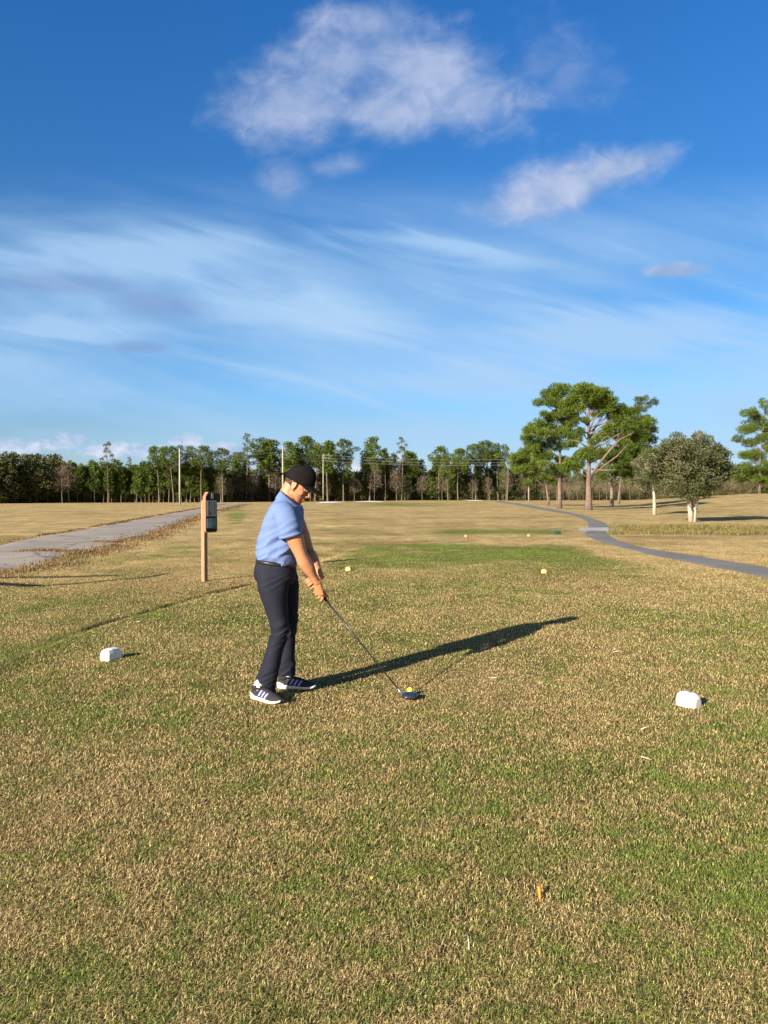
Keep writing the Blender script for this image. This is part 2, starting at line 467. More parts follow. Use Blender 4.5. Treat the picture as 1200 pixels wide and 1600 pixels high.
# dry weeds along road edge, in road cracks, and tall grass in the ditch
def weeds(pts, n, spread, Hh, Wd, seed, dark, green=False):
    r = np.random.default_rng(seed); k = r.integers(0, len(pts)-1, n); f = r.uniform(0, 1, n)
    P = np.array([(p[0], p[1]) for p in pts]); q = P[k]*(1-f[:, None])+P[k+1]*f[:, None]
    cl = fbm(q[:, 0], q[:, 1], 1.6, seed, 3)
    q = q+r.normal(0, 1, (n, 2))*spread
    m = r.uniform(0, 1, n) < np.clip((cl-.32)*3, .05, 1)
    x, y = q[m, 0], q[m, 1]
    def cf(r, n):
        u = r.uniform(0, 1, n)[:, None]; t = (r.uniform(0, 1, n) < dark)[:, None]
        if green: return np.where(t, STRAW*(.3+u*.7), GREEN*(.5+u*.7))
        return np.where(t, np.array((.15, .085, .045))*(.5+u)*(.45 if dark > .9 else 1), np.array((.42, .29, .13))*(.5+u*.8))
    d = np.hypot(x, y)
    return blades('weeds', x, y, Hh*(.6+cl[m]), Wd*np.clip(d/15, .6, 5), .9, None, seed, cf)
near_edge = [p for p in RB if p.y < 120]
w1 = weeds([(p.x+.25, p.y-.15) for p in near_edge], 26000, .36, .065, .012, 3, .55)
tag(w1, 'dry brown weeds along the crumbling near edge of the asphalt road', 'weeds', kind='stuff')
far_edge = [p for p in RA if p.y < 120]
w2 = weeds([(p.x-.1, p.y+.1) for p in far_edge], 9000, .12, .07, .010, 4, .8)
tag(w2, 'thin dark line of weeds along the far edge of the asphalt road', 'weeds', kind='stuff')
cr1 = [at(*p) for p in ((30, 862), (70, 860.5), (110, 862), (130, 864))]; cr2 = [at(*p) for p in ((138, 847), (160, 846), (178, 848), (200, 843))]
w3 = weeds([(p.x, p.y) for p in cr1], 2600, .16, .06, .010, 8, .2)
tag(w3, 'straw grass sprouting in the nearer crack across the asphalt road', 'weeds', kind='stuff')
w4 = weeds([(p.x, p.y) for p in cr2], 2200, .18, .06, .011, 9, .2)
tag(w4, 'straw grass sprouting in the farther crack across the asphalt road', 'weeds', kind='stuff')
lip = [at(*p) for p in ((130, 988), (165, 976), (200, 966), (260, 948), (330, 927), (392, 914))]
w5 = weeds([(p.x, p.y) for p in lip], 2700, .038, .040, .007, 21, .96)
tag(w5, 'dark broken line of soil and dead grass along the left lip of the tee', 'weeds', kind='stuff')
lip2 = [at(*p) for p in ((-60, 1064), (0, 1040), (60, 1015), (120, 991), (190, 968))]
w6 = weeds([(p.x, p.y) for p in lip2], 9000, .13, .040, .005, 22, .35, True)
tag(w6, 'longer green grass along the left bank of the tee', 'long grass', kind='stuff')
def ditch():
    r = np.random.default_rng(12); n = 30000
    y = r.uniform(29.2, 37, n); u = r.uniform(.292, .62, n); x = y*u
    def cf(r, n):
        q = r.uniform(0, 1, n)[:, None]; t = (r.uniform(0, 1, n) < .45)[:, None]
        return np.where(t, np.array((.13, .15, .04))*(.6+q), np.array((.40, .29, .12))*(.5+q*.8))
    cl = .6+fbm(x, y, .8, 3, 3)
    o = blades('tall_grass', x, y, (.15)*cl, .014+x*0, .6, None, 13, cf)
    tag(o, 'band of uncut tall grass in the ditch right of the cart path', 'tall grass', kind='stuff')
ditch()

# ------------------------------------------------------------------ trees
bark_p = mat('pine_bark', (.22, .155, .12), .95, scale=3, c2=(.10, .07, .055), bump=.8, bscale=8)
bark_g = mat('grey_bark', (.21, .175, .135), .95, scale=3, c2=(.10, .08, .06), bump=.6, bscale=8)
bark_w = mat('pale_bark', (.52, .46, .37), .9, scale=2.5, c2=(.36, .30, .23), bump=.4, bscale=10)
leafm, _, _ = attr_mat('foliage', .6, .22, spec=.25)
PINE = ((.105, .155, .018), (.145, .195, .024), (.06, .10, .016)); 
PINE_D = ((.065, .09, .018), (.04, .065, .013), (.095, .125, .024))
LEAF_D = ((.075, .095, .028), (.05, .062, .02), (.115, .115, .045))
LEAF_B = ((.17, .16, .07), (.11, .13, .045), (.24, .19, .10))
SHRUB = ((.085, .11, .03), (.06, .075, .022), (.125, .13, .048))
TWIG = ((.24, .18, .12), (.16, .12, .08), (.30, .23, .16))

def cards(C, Rad, n_per, L, W, pal, seed, up=.35):
    """leaf tufts: thin faces filling lumpy clumps; C (k,3), Rad (k,3)"""
    r = np.random.default_rng(seed); C = np.asarray(C, float); Rad = np.asarray(Rad, float)
    k = len(C)
    cnt = np.maximum(6, (n_per*(Rad[:, 0]/Rad[:, 0].mean())**2)).astype(int)
    idx = np.repeat(np.arange(k), cnt); n = len(idx)
    d = r.normal(0, 1, (n, 3)); d /= np.linalg.norm(d, axis=1)[:, None]
    rr = r.uniform(.35, 1.0, n)**.6*(1+.22*r.normal(0, 1, n)*(r.uniform(0, 1, n) < .3))
    P = C[idx]+d*Rad[idx]*rr[:, None]
    ax = d*np.array((1, 1, .8))+r.normal(0, .55, (n, 3))+np.array((0, 0, up)); ax /= np.linalg.norm(ax, axis=1)[:, None]
    sd = np.cross(ax, r.normal(0, 1, (n, 3))); sd /= np.linalg.norm(sd, axis=1)[:, None]+1e-9
    l = L*r.uniform(.6, 1.35, n)[:, None]; w = W*r.uniform(.6, 1.35, n)[:, None]
    v = np.stack([P-sd*w*.5, P+sd*w*.5, P+ax*l+sd*w*.35, P+ax*l*1.05-sd*w*.35], 1).reshape(-1, 3)
    b = np.arange(n)*4; Fq = np.stack([b, b+1, b+2, b+3], -1)
    pal = np.array(pal); pc = pal[r.integers(0, len(pal), k)]*(.8+.4*r.uniform(0, 1, k))[:, None]
    c = pc[idx]*.6+pal[r.integers(0, len(pal), n)]*.4
    c = c*(.75+.5*r.uniform(0, 1, n))[:, None]
    return v, Fq, np.repeat(c, 4, 0)

def limb(mb, a, b, r0, r1, sag=.08, n=5, sides=6, seed=0):
    a = Vector(a); b = Vector(b); rr = random.Random(seed); L = (b-a).length; pts = []
    for i in range(n):
        t = i/(n-1); p = a.lerp(b, t)
        p.z -= math.sin(math.pi*t)*sag*L
        if 0 < i < n-1: p += Vector((rr.uniform(-1, 1), rr.uniform(-1, 1), rr.uniform(-1, 1)))*L*.035
        pts.append(p)
    mb.tube(pts, [r0+(r1-r0)*i/(n-1) for i in range(n)], sides)

def tree_meshes(key, H, base_f, prof, nclump, rc, n_per, L, W, pal, barkm, r0, seed, limbs=True, flat=.55, lean=.03, bare=0):
    """a generic tree at the origin. prof(t) -> crown radius at t in 0..1 of the crown"""
    rr = random.Random(seed); mb = MB()
    lx, ly = rr.uniform(-1, 1)*lean*H, rr.uniform(-1, 1)*lean*H
    def tp(t): return Vector((lx*t*t+.012*H*math.sin(t*5+seed), ly*t*t+.012*H*math.sin(t*4+2*seed), H*t))
    ts = [0, .015, .05, .15, .3, .45, .6, .75, .88, .97]
    mb.tube([tp(t)-Vector((0, 0, .1 if t == 0 else 0)) for t in ts], [r0*(1.5 if t == 0 else 1.15 if t < .03 else (1-.85*t)) for t in ts], 8)
    C = []; Rd = []
    for i in range(nclump):
        t = (i+.5)/nclump; t = t**.9; a = i*2.4+rr.uniform(-.6, .6)
        rad = prof(t)*rr.uniform(.35, 1.05); z = H*(base_f+(1-base_f)*t)*rr.uniform(.97, 1.01)
        c = tp(min(z/H, .97)); p = Vector((c.x+rad*math.cos(a), c.y+rad*math.sin(a), min(z, H*.98)))
        s = rc*rr.uniform(.7, 1.25)*(1-.3*t)
        C.append(p); Rd.append((s, s, s*flat))
        if limbs and rad > .2:
            tz = max(.12, z/H-.06-rad/H*.35); limb(mb, tp(min(tz, .95)), p, r0*.34*(1-.6*t), r0*.08, .05, 4, 5, seed*100+i)
    for i in range(bare):
        a = rr.uniform(0, 6.28); t = rr.uniform(.3, .95); rad = rr.uniform(.4, 1)*prof(.3)
        p = tp(t)+Vector((math.cos(a)*rad, math.sin(a)*rad, rad*rr.uniform(.3, 1.2)))
        limb(mb, tp(max(t-.1, .1)), p, r0*.2, r0*.04, 0, 4, 4, seed*77+i)
    v, f, c = cards(C, Rd, n_per, L, W, pal, seed)
    return mb.mesh(key+'_trunk', barkm), mesh_np(key+'_crown', v, f, leafm, c)

def plant_tree(kind, meshes, loc, scale, rz, label, cat, group, sxy=None):
    o = empty(kind, loc, label, cat, group, rz)
    s = sxy if sxy else scale; o.scale = (s, s, scale)
    link('trunk', meshes[0], o); link('crown', meshes[1], o)
    return o

tall_prof = lambda t: 2.6*math.sin(math.pi*min(1, .25+.72*t))**.8
tallP = [tree_meshes('tall_pine', 15, .50+.05*(i % 3), (lambda t, k=i: (2.3+.35*(k % 3))*math.sin(math.pi*min(1, .22+.74*t))**.8), 38+3*i, 1.0, 80, .42, .15, PINE if i % 2 else PINE[:2]+PINE_D[:1], bark_p if i % 3 else bark_g, .19, 40+i, lean=.04) for i in range(5)]
umbP = [tree_meshes('umbrella_pine', 15, .66, (lambda t, k=i: (3.4-.4*(k % 2))*math.sin(math.pi*min(1, .30+.62*t))**.7), 32, .95, 100, .36, .11, PINE+PINE_D[:2], bark_p if i % 2 else bark_g, .17, 140+i, lean=.06, flat=.5, bare=3) for i in range(4)]
sparseP = [tree_meshes('sparse_pine', 15, .55, (lambda t: 2.3*math.sin(math.pi*min(1, .3+.68*t))), 15, .62, 60, .36, .11, PINE_D+PINE[:1], bark_g, .15, 60+i, lean=.03, bare=6) for i in range(2)]
midP = [tree_meshes('bushy_pine', 11, .18+.12*(i % 2), (lambda t: .35+1.9*(1-t)**.75), 34, .72, 75, .38, .13, PINE+PINE_D, bark_p, .14, 70+i, flat=.75) for i in range(4)]
youngP = [tree_meshes('young_pine', 7.5, .22+.08*(i % 2), (lambda t: .25+.95*(1-t)**.8), 26, .48, 60, .30, .10, PINE+PINE_D[:2], bark_g, .075, 80+i, flat=.8) for i in range(4)]
darkT = [tree_meshes('broadleaf', 9, .10, (lambda t: .5+2.3*math.sin(math.pi*min(1, .2+.75*t))), 36, .95, 85, .34, .20, LEAF_D, bark_g, .16, 90+i, flat=.9) for i in range(3)]
bareT = [tree_meshes('bare_tree', 8.5, .35, (lambda t: .3+1.6*math.sin(math.pi*min(1, .25+.7*t))), 20, .7, 34, .55, .035, TWIG, bark_g, .10, 100+i, flat=1.1, bare=16) for i in range(3)]

def line_Y(px):                                   # distance of the wood edge
    return float(np.interp(px, [-300, 0, 60, 345, 400, 560, 840, 1000, 1200, 1500], [125, 132, 140, 150, 165, 178, 198, 205, 190, 180]))

def put(kind, meshes, H0, px, top, label, cat, group, dY=0, k=None, sx=1.0):
    Y = line_Y(px)+dY; x = (px-600)/F*Y; z = hz(x, Y); H = CAM_H+(773-top)/F*Y-z
    s = H/H0; i = (k if k is not None else random.randrange(len(meshes)))
    plant_tree(kind, meshes[i], (x, Y, z), s, random.uniform(0, 6.28), label, cat, group, s*sx)

talls = [  # px, top, kind, label
 (168, 690, 's', 'tall sparse pine standing alone above the low left-hand stand'),
 (203, 714, 's', 'thin low-topped pine just right of the lone tall sparse pine'),
 (247, 698, 'u', 'pine with rounded crown just left of the pale utility pole'),
 (270, 697, 'u', 'tall pine directly behind the pale utility pole by the road'),
 (292, 697, 'u', 'open-crowned pine just right of the utility pole by the road'),
 (314, 697, 'u', 'airy tall pine above the top of the wooden tee sign'),
 (347, 701, 'u', 'wispy pine at the end of the road, right of the tee sign'),
 (386, 677, 's', 'tallest thin pine top rising at the left end of the middle wood'),
 (406, 685, 'u', 'wide sunlit pine at the left end of the middle wood'),
 (421, 688, 't', 'pine leaning over the brush at the left end of the middle wood'),
 (452, 691, 't', 'dense pine right above the golfer\'s black cap, left side'),
 (476, 682, 't', 'high-topped pine rising above the golfer\'s black cap'),
 (493, 693, 't', 'pine just right of the one above the golfer\'s cap'),
 (511, 690, 't', 'second pine right of the golfer\'s cap, green topped'),
 (536, 687, 'u', 'third pine right of the golfer\'s cap, broad topped'),
 (579, 684, 't', 'dark-trunked pine with round crown in the middle of the wood'),
 (601, 700, 's', 'loose-crowned pine leaning right of the dark-trunked round pine'),
 (628, 683, 's', 'slender pine top poking above the shorter bushy pine mid wood'),
 (641, 706, 't', 'shorter bushy pine under the slender pine top'),
 (686, 697, 'u', 'flat-topped pine standing right of the gap in the wood'),
 (699, 712, 't', 'smaller pine at the shoulder of the flat-topped pine'),
 (716, 701, 't', 'narrow pine left of the long rounded canopy'),
 (743, 694, 'u', 'pine forming the left end of the long rounded canopy'),
 (764, 688, 'u', 'highest pine of the long rounded canopy before the cart path'),
 (778, 694, 'u', 'pine at the right shoulder of the long rounded canopy'),
 (793, 698, 's', 'open pine at the right end of the long rounded canopy'),
 (815, 706, 't', 'pine beside the far end of the cart path'),
 (836, 712, 't', 'low pine left of the big foreground pines'),
]
for i, (px, top, kd, lab) in enumerate(talls):
    ms, H0 = {'t': (tallP, 15), 's': (sparseP, 15), 'u': (umbP, 15)}[kd]
    sx = (.95 if kd == 'u' else .72) if px < 360 else .9
    put('pine_tree', ms, H0, px, top, lab, 'pine tree', 'tall pines of the far wood', dY=random.uniform(-4, 4), k=i % len(ms), sx=sx*(1.25 if kd == 't' and 370 < px < 430 else 1.1))
def many(kind, meshes, H0, lo, hi, step, t0, t1, d0, d1, label, cat, group, sx=1.0, jit=.8):
    px = lo
    while px < hi:
        put(kind, meshes, H0, px, random.uniform(t0, t1), label, cat, group, dY=random.uniform(d0, d1), sx=sx*random.uniform(.85, 1.15))
        px += step*random.uniform(1-jit*.5, 1+jit*.5)
many('pine_tree', youngP, 7.5, 92, 345, 6.0, 721, 740, 0, 3, 'young pine in the dense stand beyond the left field', 'pine tree', 'young pines of the left stand', 1.0)
many('pine_tree', youngP, 7.5, 88, 350, 8.0, 719, 735, 5, 10, 'young pine behind the front row of the left stand', 'pine tree', 'rear young pines of the left stand', 1.2)
many('broadleaf_tree', darkT, 9, -70, 100, 13, 709, 738, -2, 8, 'dark evergreen at the shaded far left end of the wood', 'tree', 'dark trees at the left end')
many('bare_tree', bareT, 8.5, 40, 110, 16, 722, 732, -3, 0, 'leafless grey tree at the left end of the wood', 'tree', 'leafless trees at the left end')
many('pine_tree', midP, 11, 366, 845, 10, 702, 742, 2, 14, 'mid-height bushy pine filling the middle wood', 'pine tree', 'mid-height pines of the middle wood', 1.0)
many('bare_tree', bareT, 8.5, 345, 380, 9, 740, 750, -3, 3, 'leafless tree in the brush at the end of the road', 'tree', 'leafless trees at the road end')
many('bare_tree', bareT, 8.5, 395, 840, 34, 726, 748, -4, 0, 'leafless brown tree at the front of the middle wood', 'tree', 'leafless trees of the middle wood')
many('broadleaf_tree', darkT, 9, 560, 640, 15, 742, 752, 1, 8, 'dark evergreen low under the middle pines', 'tree', 'dark low trees of the middle wood')
many('broadleaf_tree', darkT, 9, 345, 372, 9, 722, 738, 4, 10, 'dark evergreen where the road meets the wood', 'tree', 'dark trees at the road end')
many('pine_tree', midP, 11, 830, 1240, 17, 722, 742, 8, 20, 'bushy pine far behind the big foreground pines', 'pine tree', 'pines far behind on the right', 1.1)
many('bare_tree', bareT, 8.5, 850, 1010, 11, 742, 752, -4, 4, 'leafless tree far behind the big foreground pines', 'tree', 'leafless trees on the right')
many('pine_tree', midP, 11, 1215, 1400, 22, 700, 735, 0, 12, 'bushy pine beyond the right edge of the field', 'pine tree', 'pines past the right edge')
many('pine_tree', midP, 11, -320, -60, 24, 700, 735, 0, 12, 'bushy pine beyond the left edge of the field', 'pine tree', 'pines past the left edge')

def undergrowth(name, lo, hi, h0, h1, dY, pal, seed, label, n=260, card=(.5, .2), per=60):
    r = np.random.default_rng(seed); px = r.uniform(lo, hi, n)
    C = []; Rd = []
    for q in px:
        Y = line_Y(q)+r.uniform(*dY); x = (q-600)/F*Y; z = hz(x, Y); h = r.uniform(h0, h1)
        m = max(1, int(h/.9))
        for j in range(m):
            C.append((x+r.normal()*.4, Y+r.normal()*.4, z+h*(j+.5)/m)); s = r.uniform(.7, 1.25); Rd.append((s, s, s*.8))
    v, f, c = cards(C, Rd, per, card[0], card[1], pal, seed, .5)
    o = link(name, mesh_np(name, v, f, leafm, c)); tag(o, label, 'undergrowth', kind='stuff')
undergrowth('undergrowth', 60, 350, 1.0, 2.8, (3, 9), SHRUB+LEAF_D, 1, 'low undergrowth beneath the young pines of the left stand', 420)
undergrowth('undergrowth', -90, 100, 2, 6.5, (0, 8), LEAF_D, 2, 'dark shaded undergrowth at the far left of the wood', 320)
undergrowth('undergrowth', 352, 640, 1.0, 4.6, (4, 12), SHRUB+LEAF_B+TWIG[:2], 3, 'brown and green brush under the middle wood left half', 620)
undergrowth('undergrowth', 620, 860, 1.0, 4.0, (4, 12), SHRUB+LEAF_B[:2]+LEAF_D[:1], 4, 'low shrubs under the middle wood right half', 520)
undergrowth('brush', 840, 1180, 1.0, 4.2, (4, 12), TWIG+LEAF_B+LEAF_D, 5, 'leafless brown brush behind the big foreground pines', 520, (.9, .07), 46)
undergrowth('woods', -340, 1500, 3.0, 7.2, (18, 40), PINE_D+LEAF_D, 6, 'solid mass of dark woods far behind the front row of trees', 1500, (.8, .4), 46)

# --- the big pines on the right, laid out clump by clump
def big_tree(kind, base_px, base_py, Yd, trunk_px, clumps, r0, pal, barkm, label, cat, group, zf, seed, n_per=120, L=.21, W=.048, depth=.45, extra=(), flat=.72, fork=None):
    base = at(base_px, base_py)
    if Yd: base = Vector(((base_px-600)/F*Yd, Yd, hz((base_px-600)/F*Yd, Yd)))
    Y = base.y; rr = random.Random(seed)
    o = empty(kind, base, label, cat, group)
    mpp = Y/F; mb = MB()
    tp = [base-Vector((0, 0, .15))]+[atd(x, y, Y) for x, y in trunk_px]
    n = len(tp); rad = [r0*(1.55 if i == 0 else 1.1 if i == 1 else max(.10, 1-.85*i/(n-1))) for i in range(n)]
    mb.tube([p-base for p in tp], rad, 12)
    for e in extra:
        pts = [atd(x, y, Y+dz) for x, y, dz in e[0]]
        mb.tube([p-base for p in pts], [e[1]*(1-.75*i/(len(pts)-1)) for i in range(len(pts))], 8)
    C = []; Rd = []
    cx = trunk_px[-1][0]
    for i, (x, y, s) in enumerate(clumps):
        sp = abs(x-np.interp(y, [t[1] for t in reversed(trunk_px)], [t[0] for t in reversed(trunk_px)]))
        dz = rr.uniform(-1, 1)*(26+sp*.35)*mpp*depth
        p = atd(x, y, Y+dz)-base; s *= mpp
        C.append(p); Rd.append((s*.85, s*.85, s*flat*.9))
        for k in range(7):
            e = Vector((rr.gauss(0, 1), rr.gauss(0, 1), rr.gauss(0, .7))); e = e.normalized()*s*rr.uniform(.75, 1.25); e.z *= .8
            q_ = s*rr.uniform(.28, .52); C.append(p+e); Rd.append((q_, q_, q_*.75))
        # trunk point lower than the clump
        yy = min(y+6+sp*.45, trunk_px[0][1]-8)
        q = atd(float(np.interp(yy, [t[1] for t in reversed(trunk_px)], [t[0] for t in reversed(trunk_px)])), yy, Y)-base
        limb(mb, q, p, r0*.26, r0*.05, -.04, 5, 6, seed*31+i)
        for k in range(2):
            e = p+Vector((rr.uniform(-1, 1), rr.uniform(-1, 1), rr.uniform(-.2, .5)))*s
            limb(mb, q.lerp(p, .7), e, r0*.08, r0*.03, 0, 3, 4, i)
        # a second clump gives the crown its depth
        if rr.random() < .75:
            p2 = p+Vector((rr.uniform(-.6, .6)*s, rr.choice((-1, 1))*rr.uniform(1.2, 2.2)*s, rr.uniform(-.4, .3)*s))
            C.append(p2); Rd.append((s, s, s*flat*.9))
    v, f, c = cards(C, Rd, n_per, L, W, pal, seed, .45)
    mb.build('trunk', barkm, o)
    link('crown', mesh_np('crown', v, f, leafm, c), o)
    return o
z6 = lambda L_: [(800+x/5, 590+y/5, s/5) for x, y, s in L_]
z7 = lambda L_: [(980+x/5.16, 620+y/5.16, s/5.16) for x, y, s in L_]
A = [(330,90,60),(400,100,50),(260,120,45),(230,200,40),(300,190,50),(340,150,60),(250,290,30),(300,300,45),(420,230,60),(370,280,50),(200,370,50),(260,370,60),(330,400,55),(430,350,60),(150,430,55),(110,480,35),(220,450,60),(300,470,60),(380,450,60),(450,430,50),(170,520,60),(250,540,60),(340,540,50),(420,520,50),(200,600,50),(270,620,50),(230,680,45),(300,740,50),(350,700,50),(410,710,50),(450,660,50),(380,640,40),(500,480,40)]
B = [(590,90,60),(660,110,60),(530,100,50),(720,150,60),(770,190,50),(480,150,55),(560,160,60),(640,180,60),(700,210,50),(450,200,50),(510,230,55),(430,270,50),(480,300,45),(750,240,40),(850,260,50),(900,270,40),(820,320,40),(560,590,50),(620,600,60),(680,590,45),(520,620,45),(500,680,45),(450,690,45),(560,330,30),(690,280,35),(530,430,34),(480,360,40),(470,520,36),(650,500,30),(890,400,46),(950,410,40),(850,510,36),(780,290,44),(740,400,34),(960,480,36)]
Cc = [(780,350,50),(850,380,60),(920,330,60),(980,320,60),(1040,340,55),(1080,400,50),(1000,400,60),(930,420,60),(1050,470,60),(1090,480,40),(980,490,60),(900,500,60),(830,450,50),(750,430,50),(700,470,50),(1030,560,60),(960,580,60),(880,600,60),(820,640,55),(750,580,50),(900,680,60),(980,680,60),(850,740,55),(930,740,50),(780,720,50),(700,760,40),(1020,650,50),(760,650,40),(840,560,55),(900,560,50),(940,640,50),(860,690,50),(810,600,40),(1060,600,45),(1000,740,45),(1040,720,40),(900,370,50),(960,260,40)]
Dd = [(1000,170,30),(1050,165,30),(1100,190,30),(1060,220,26),(980,240,26),(1040,250,22),(1010,200,26),(1130,205,14),(960,470,40),(860,480,40),(1120,400,16),(1130,480,16),(940,250,14)]
E = [(130,570,50),(80,600,50),(40,620,40),(60,680,50),(130,720,50),(160,780,35),(250,780,40),(190,650,45),(100,650,40),(40,730,35),(120,830,30),(320,820,30)]
GP = 'big pines beside the cart path'
zz = lambda *a: [(800+x/5, 590+y/5) for x, y in a]
big_tree('pine_tree', 874, 794.5, None, zz((372, 960), (372, 760), (376, 600), (368, 450), (352, 280), (335, 110)), z6(A), .22, PINE, bark_p, 'big pine leftmost of the tall pair beside the cart path, lopsided green crown', 'pine tree', GP, 0, 201)
big_tree('pine_tree', 919, 797, None, zz((600, 980), (598, 800), (603, 600), (598, 430), (600, 250), (600, 110)), z6(B), .30, PINE, bark_p, 'biggest pine by the cart path with round crown and thick pinkish trunk', 'pine tree', GP, 0, 202,
  extra=[([(922, 748, 0), (934, 728, -1), (950, 707, -2), (968, 687, -3), (990, 676, -4)], .15), ([(921, 722, 0), (935, 700, -1), (955, 685, -2), (975, 674, -2)], .12), ([(924, 745, 0), (945, 727, -2), (965, 712, -3), (982, 693, -3)], .11), ([(925, 733, 0), (945, 735, -2), (963, 734, -3)], .10),
         ([(919, 690, 0), (932, 664, 1), (945, 645, 2)], .11), ([(920, 675, 0), (928, 655, -1), (943, 640, -1)], .09), ([(918, 700, 0), (905, 690, 0), (893, 688, 0)], .10)])
big_tree('pine_tree', 955, 790.5, None, zz((780, 960), (778, 800), (790, 620), (830, 450), (880, 330)), z6(Cc), .24, PINE+PINE_D[:1], bark_g, 'dark-trunked pine with drooping bushy crown behind the biggest pine', 'pine tree', GP, 0, 203, depth=.3, n_per=230)
big_tree('pine_tree', 967, 788, None, zz((832, 960), (850, 800), (880, 600), (940, 380), (1000, 250), (1040, 180)), z6(Dd), .17, PINE_D+PINE[:1], bark_p, 'leaning pine with small wispy top poking above its right neighbours', 'pine tree', GP, 0, 204, n_per=40)
big_tree('pine_tree', 856, 791, None, zz((283, 960), (268, 850), (255, 750), (215, 650), (150, 570)), z6(E), .15, PINE+PINE_D[:1], bark_p, 'thin low pine at the left of the big pines by the cart path', 'pine tree', GP, 0, 205, n_per=130)
G = [(1120,60,50),(1010,130,50),(1060,180,60),(960,250,50),(1000,260,50),(1120,250,60),(880,340,40),(920,350,30),(1000,360,50),(1080,340,60),(1000,460,60),(930,470,50),(1080,480,60),(950,560,60),(1040,600,60),(900,620,60),(1100,560,50),(1040,660,50),(960,650,50),(1110,680,40),(1180,120,60),(1180,250,60),(1200,400,60),(1190,560,60),(1170,660,50),(1240,300,60),(1260,480,60),(1230,620,50),(1150,420,55)]
big_tree('pine_tree', 1186.5, 781, None, [(1186.5, 775), (1187, 750), (1188, 715), (1192, 675), (1196, 635)], z7(G), .27, PINE, bark_p, 'pine with spreading green crown at the right edge of the photo', 'pine tree', None, 0, 206, n_per=260)

# --- ornamental tree with forked pale trunk
def crape(base_px, base_py, clumps, label, trunks, seed, r0, n_per, top_bare):
    base = at(base_px, base_py); Y = base.y; mpp = Y/F; rr = random.Random(seed)
    o = empty('ornamental_tree', base, label, 'tree'); mb = MB()
    for tr, r in trunks:
        pts = [atd(x, y, Y+d) for x, y, d in tr]; pts[0] = base+Vector(((tr[0][0]-base_px)*mpp, 0, -.1))
        mb.tube([p-base for p in pts], [r*(1-.55*i/(len(pts)-1)) for i in range(len(pts))], 9)
    C = []; Rd = []; tops = [tr[-1] for tr, r in trunks]
    for i, (x, y, s) in enumerate(clumps):
        t = min(tops, key=lambda q: abs(q[0]-x)); q = atd(t[0], t[1], Y+t[2])-base
        for k in range(2):
            p = atd(x+rr.uniform(-3, 3), y, Y+rr.uniform(-1.7, 1.7)*(1-abs(x-base_px)/120))-base
            C.append(p); Rd.append((s*mpp,)*2+(s*mpp*.85,))
            limb(mb, q, p, r0*.30, r0*.05, -.03, 6, 5, seed+i*3+k)
            for _ in range(5):
                e = p+Vector((rr.uniform(-1, 1), rr.uniform(-1, 1), rr.uniform(-.3, 1.2)))*s*mpp*1.25
                limb(mb, p, e, r0*.055, r0*.02, 0, 3, 3, i)
    v, f, c = cards(C, Rd, n_per, .12, .045, LEAF_D+((.10, .115, .045), (.085, .105, .035), (.15, .15, .075)), seed, .1)
    keep = []
    mb.build('trunk', bark_w, o); link('crown', mesh_np('crown', v, f, leafm, c), o)
cl = []
rr = random.Random(5)
for i in range(84):
    a = i*2.39996; q = ((i+.5)/84)**.5*rr.uniform(.93, 1.04)
    q *= 1+.10*math.sin(5*a+1)+.07*math.sin(9*a); x = 1076+62*q*math.cos(a); y = 727+46*q*math.sin(a)
    if y > 750 and abs(x-1076) > 52: y -= 14
    cl.append((x, y, 12 if y > 705 else 9))
crape(1081.5, 815, cl, 'round bushy tree with a pale trunk forking low in the field', [(((1079.5, 815, 0), (1079, 800, -.1), (1077, 785, -.2), (1071, 768, -.3), (1062, 745, -.4)), .16), (((1084, 815, 0), (1085, 800, 0), (1088, 783, 0), (1094, 768, .2), (1104, 748, .4)), .15), (((1082, 815, .1), (1082, 795, .3), (1082, 775, .5), (1083, 740, .5)), .10)], 301, .12, 200, True)
cl = []
for i in range(20):
    a = rr.uniform(0, 6.28); q = rr.uniform(0, 1)**.5
    cl.append((1012+24*q*math.cos(a), 742+28*q*math.sin(a), 8))
crape(1022.5, 804, cl, 'slim single-stemmed tree with pale straight trunk left of the round bushy tree', [(((1022.5, 804, 0), (1022.5, 790, 0), (1022, 775, 0), (1019, 755, 0)), .15)], 302, .12, 120, True)

# unseen sapling-shaped caster added outside the frame on the left for the forked shadow
SUN = Vector((-.636, -.772, 0)).normalized(); EL = R(20.2); SL = 1/math.tan(EL)
def above(px, py, h):
    g = at(px, py); return Vector((g.x+SUN.x*SL*h, g.y+SUN.y*SL*h, g.z+h))
sp = empty('sapling_shadow_caster', above(-300, 931, 0), 'unseen leafless sapling shape added to cast the forked shadow left of the tee sign', 'shadow caster')
b0 = above(-300, 931, 0)
mb = MB(); mb.tube([above(-300, 931, -.1)-b0, above(-120, 921, .9)-b0, above(-20, 912, 1.9)-b0], [.10, .09, .085], 8)
mb.build('trunk', bark_g, sp)
mb = MB()
mb.tube([above(-20, 912, 1.9)-b0, above(60, 916, 2.6)-b0, above(150, 909, 3.0)-b0, above(215, 904, 3.3)-b0, above(262, 896, 3.7)-b0], [.08, .075, .07, .065, .05], 8)
mb.tube([above(-60, 905, 1.9)-b0, above(40, 902, 2.4)-b0, above(130, 901, 2.7)-b0, above(190, 899, 3.0)-b0], [.07, .065, .06, .045], 8)
mb.tube([above(-20, 912, 1.9)-b0, above(-60, 905, 1.9)-b0], [.08, .07], 8)
mb.build('branch', bark_g, sp)

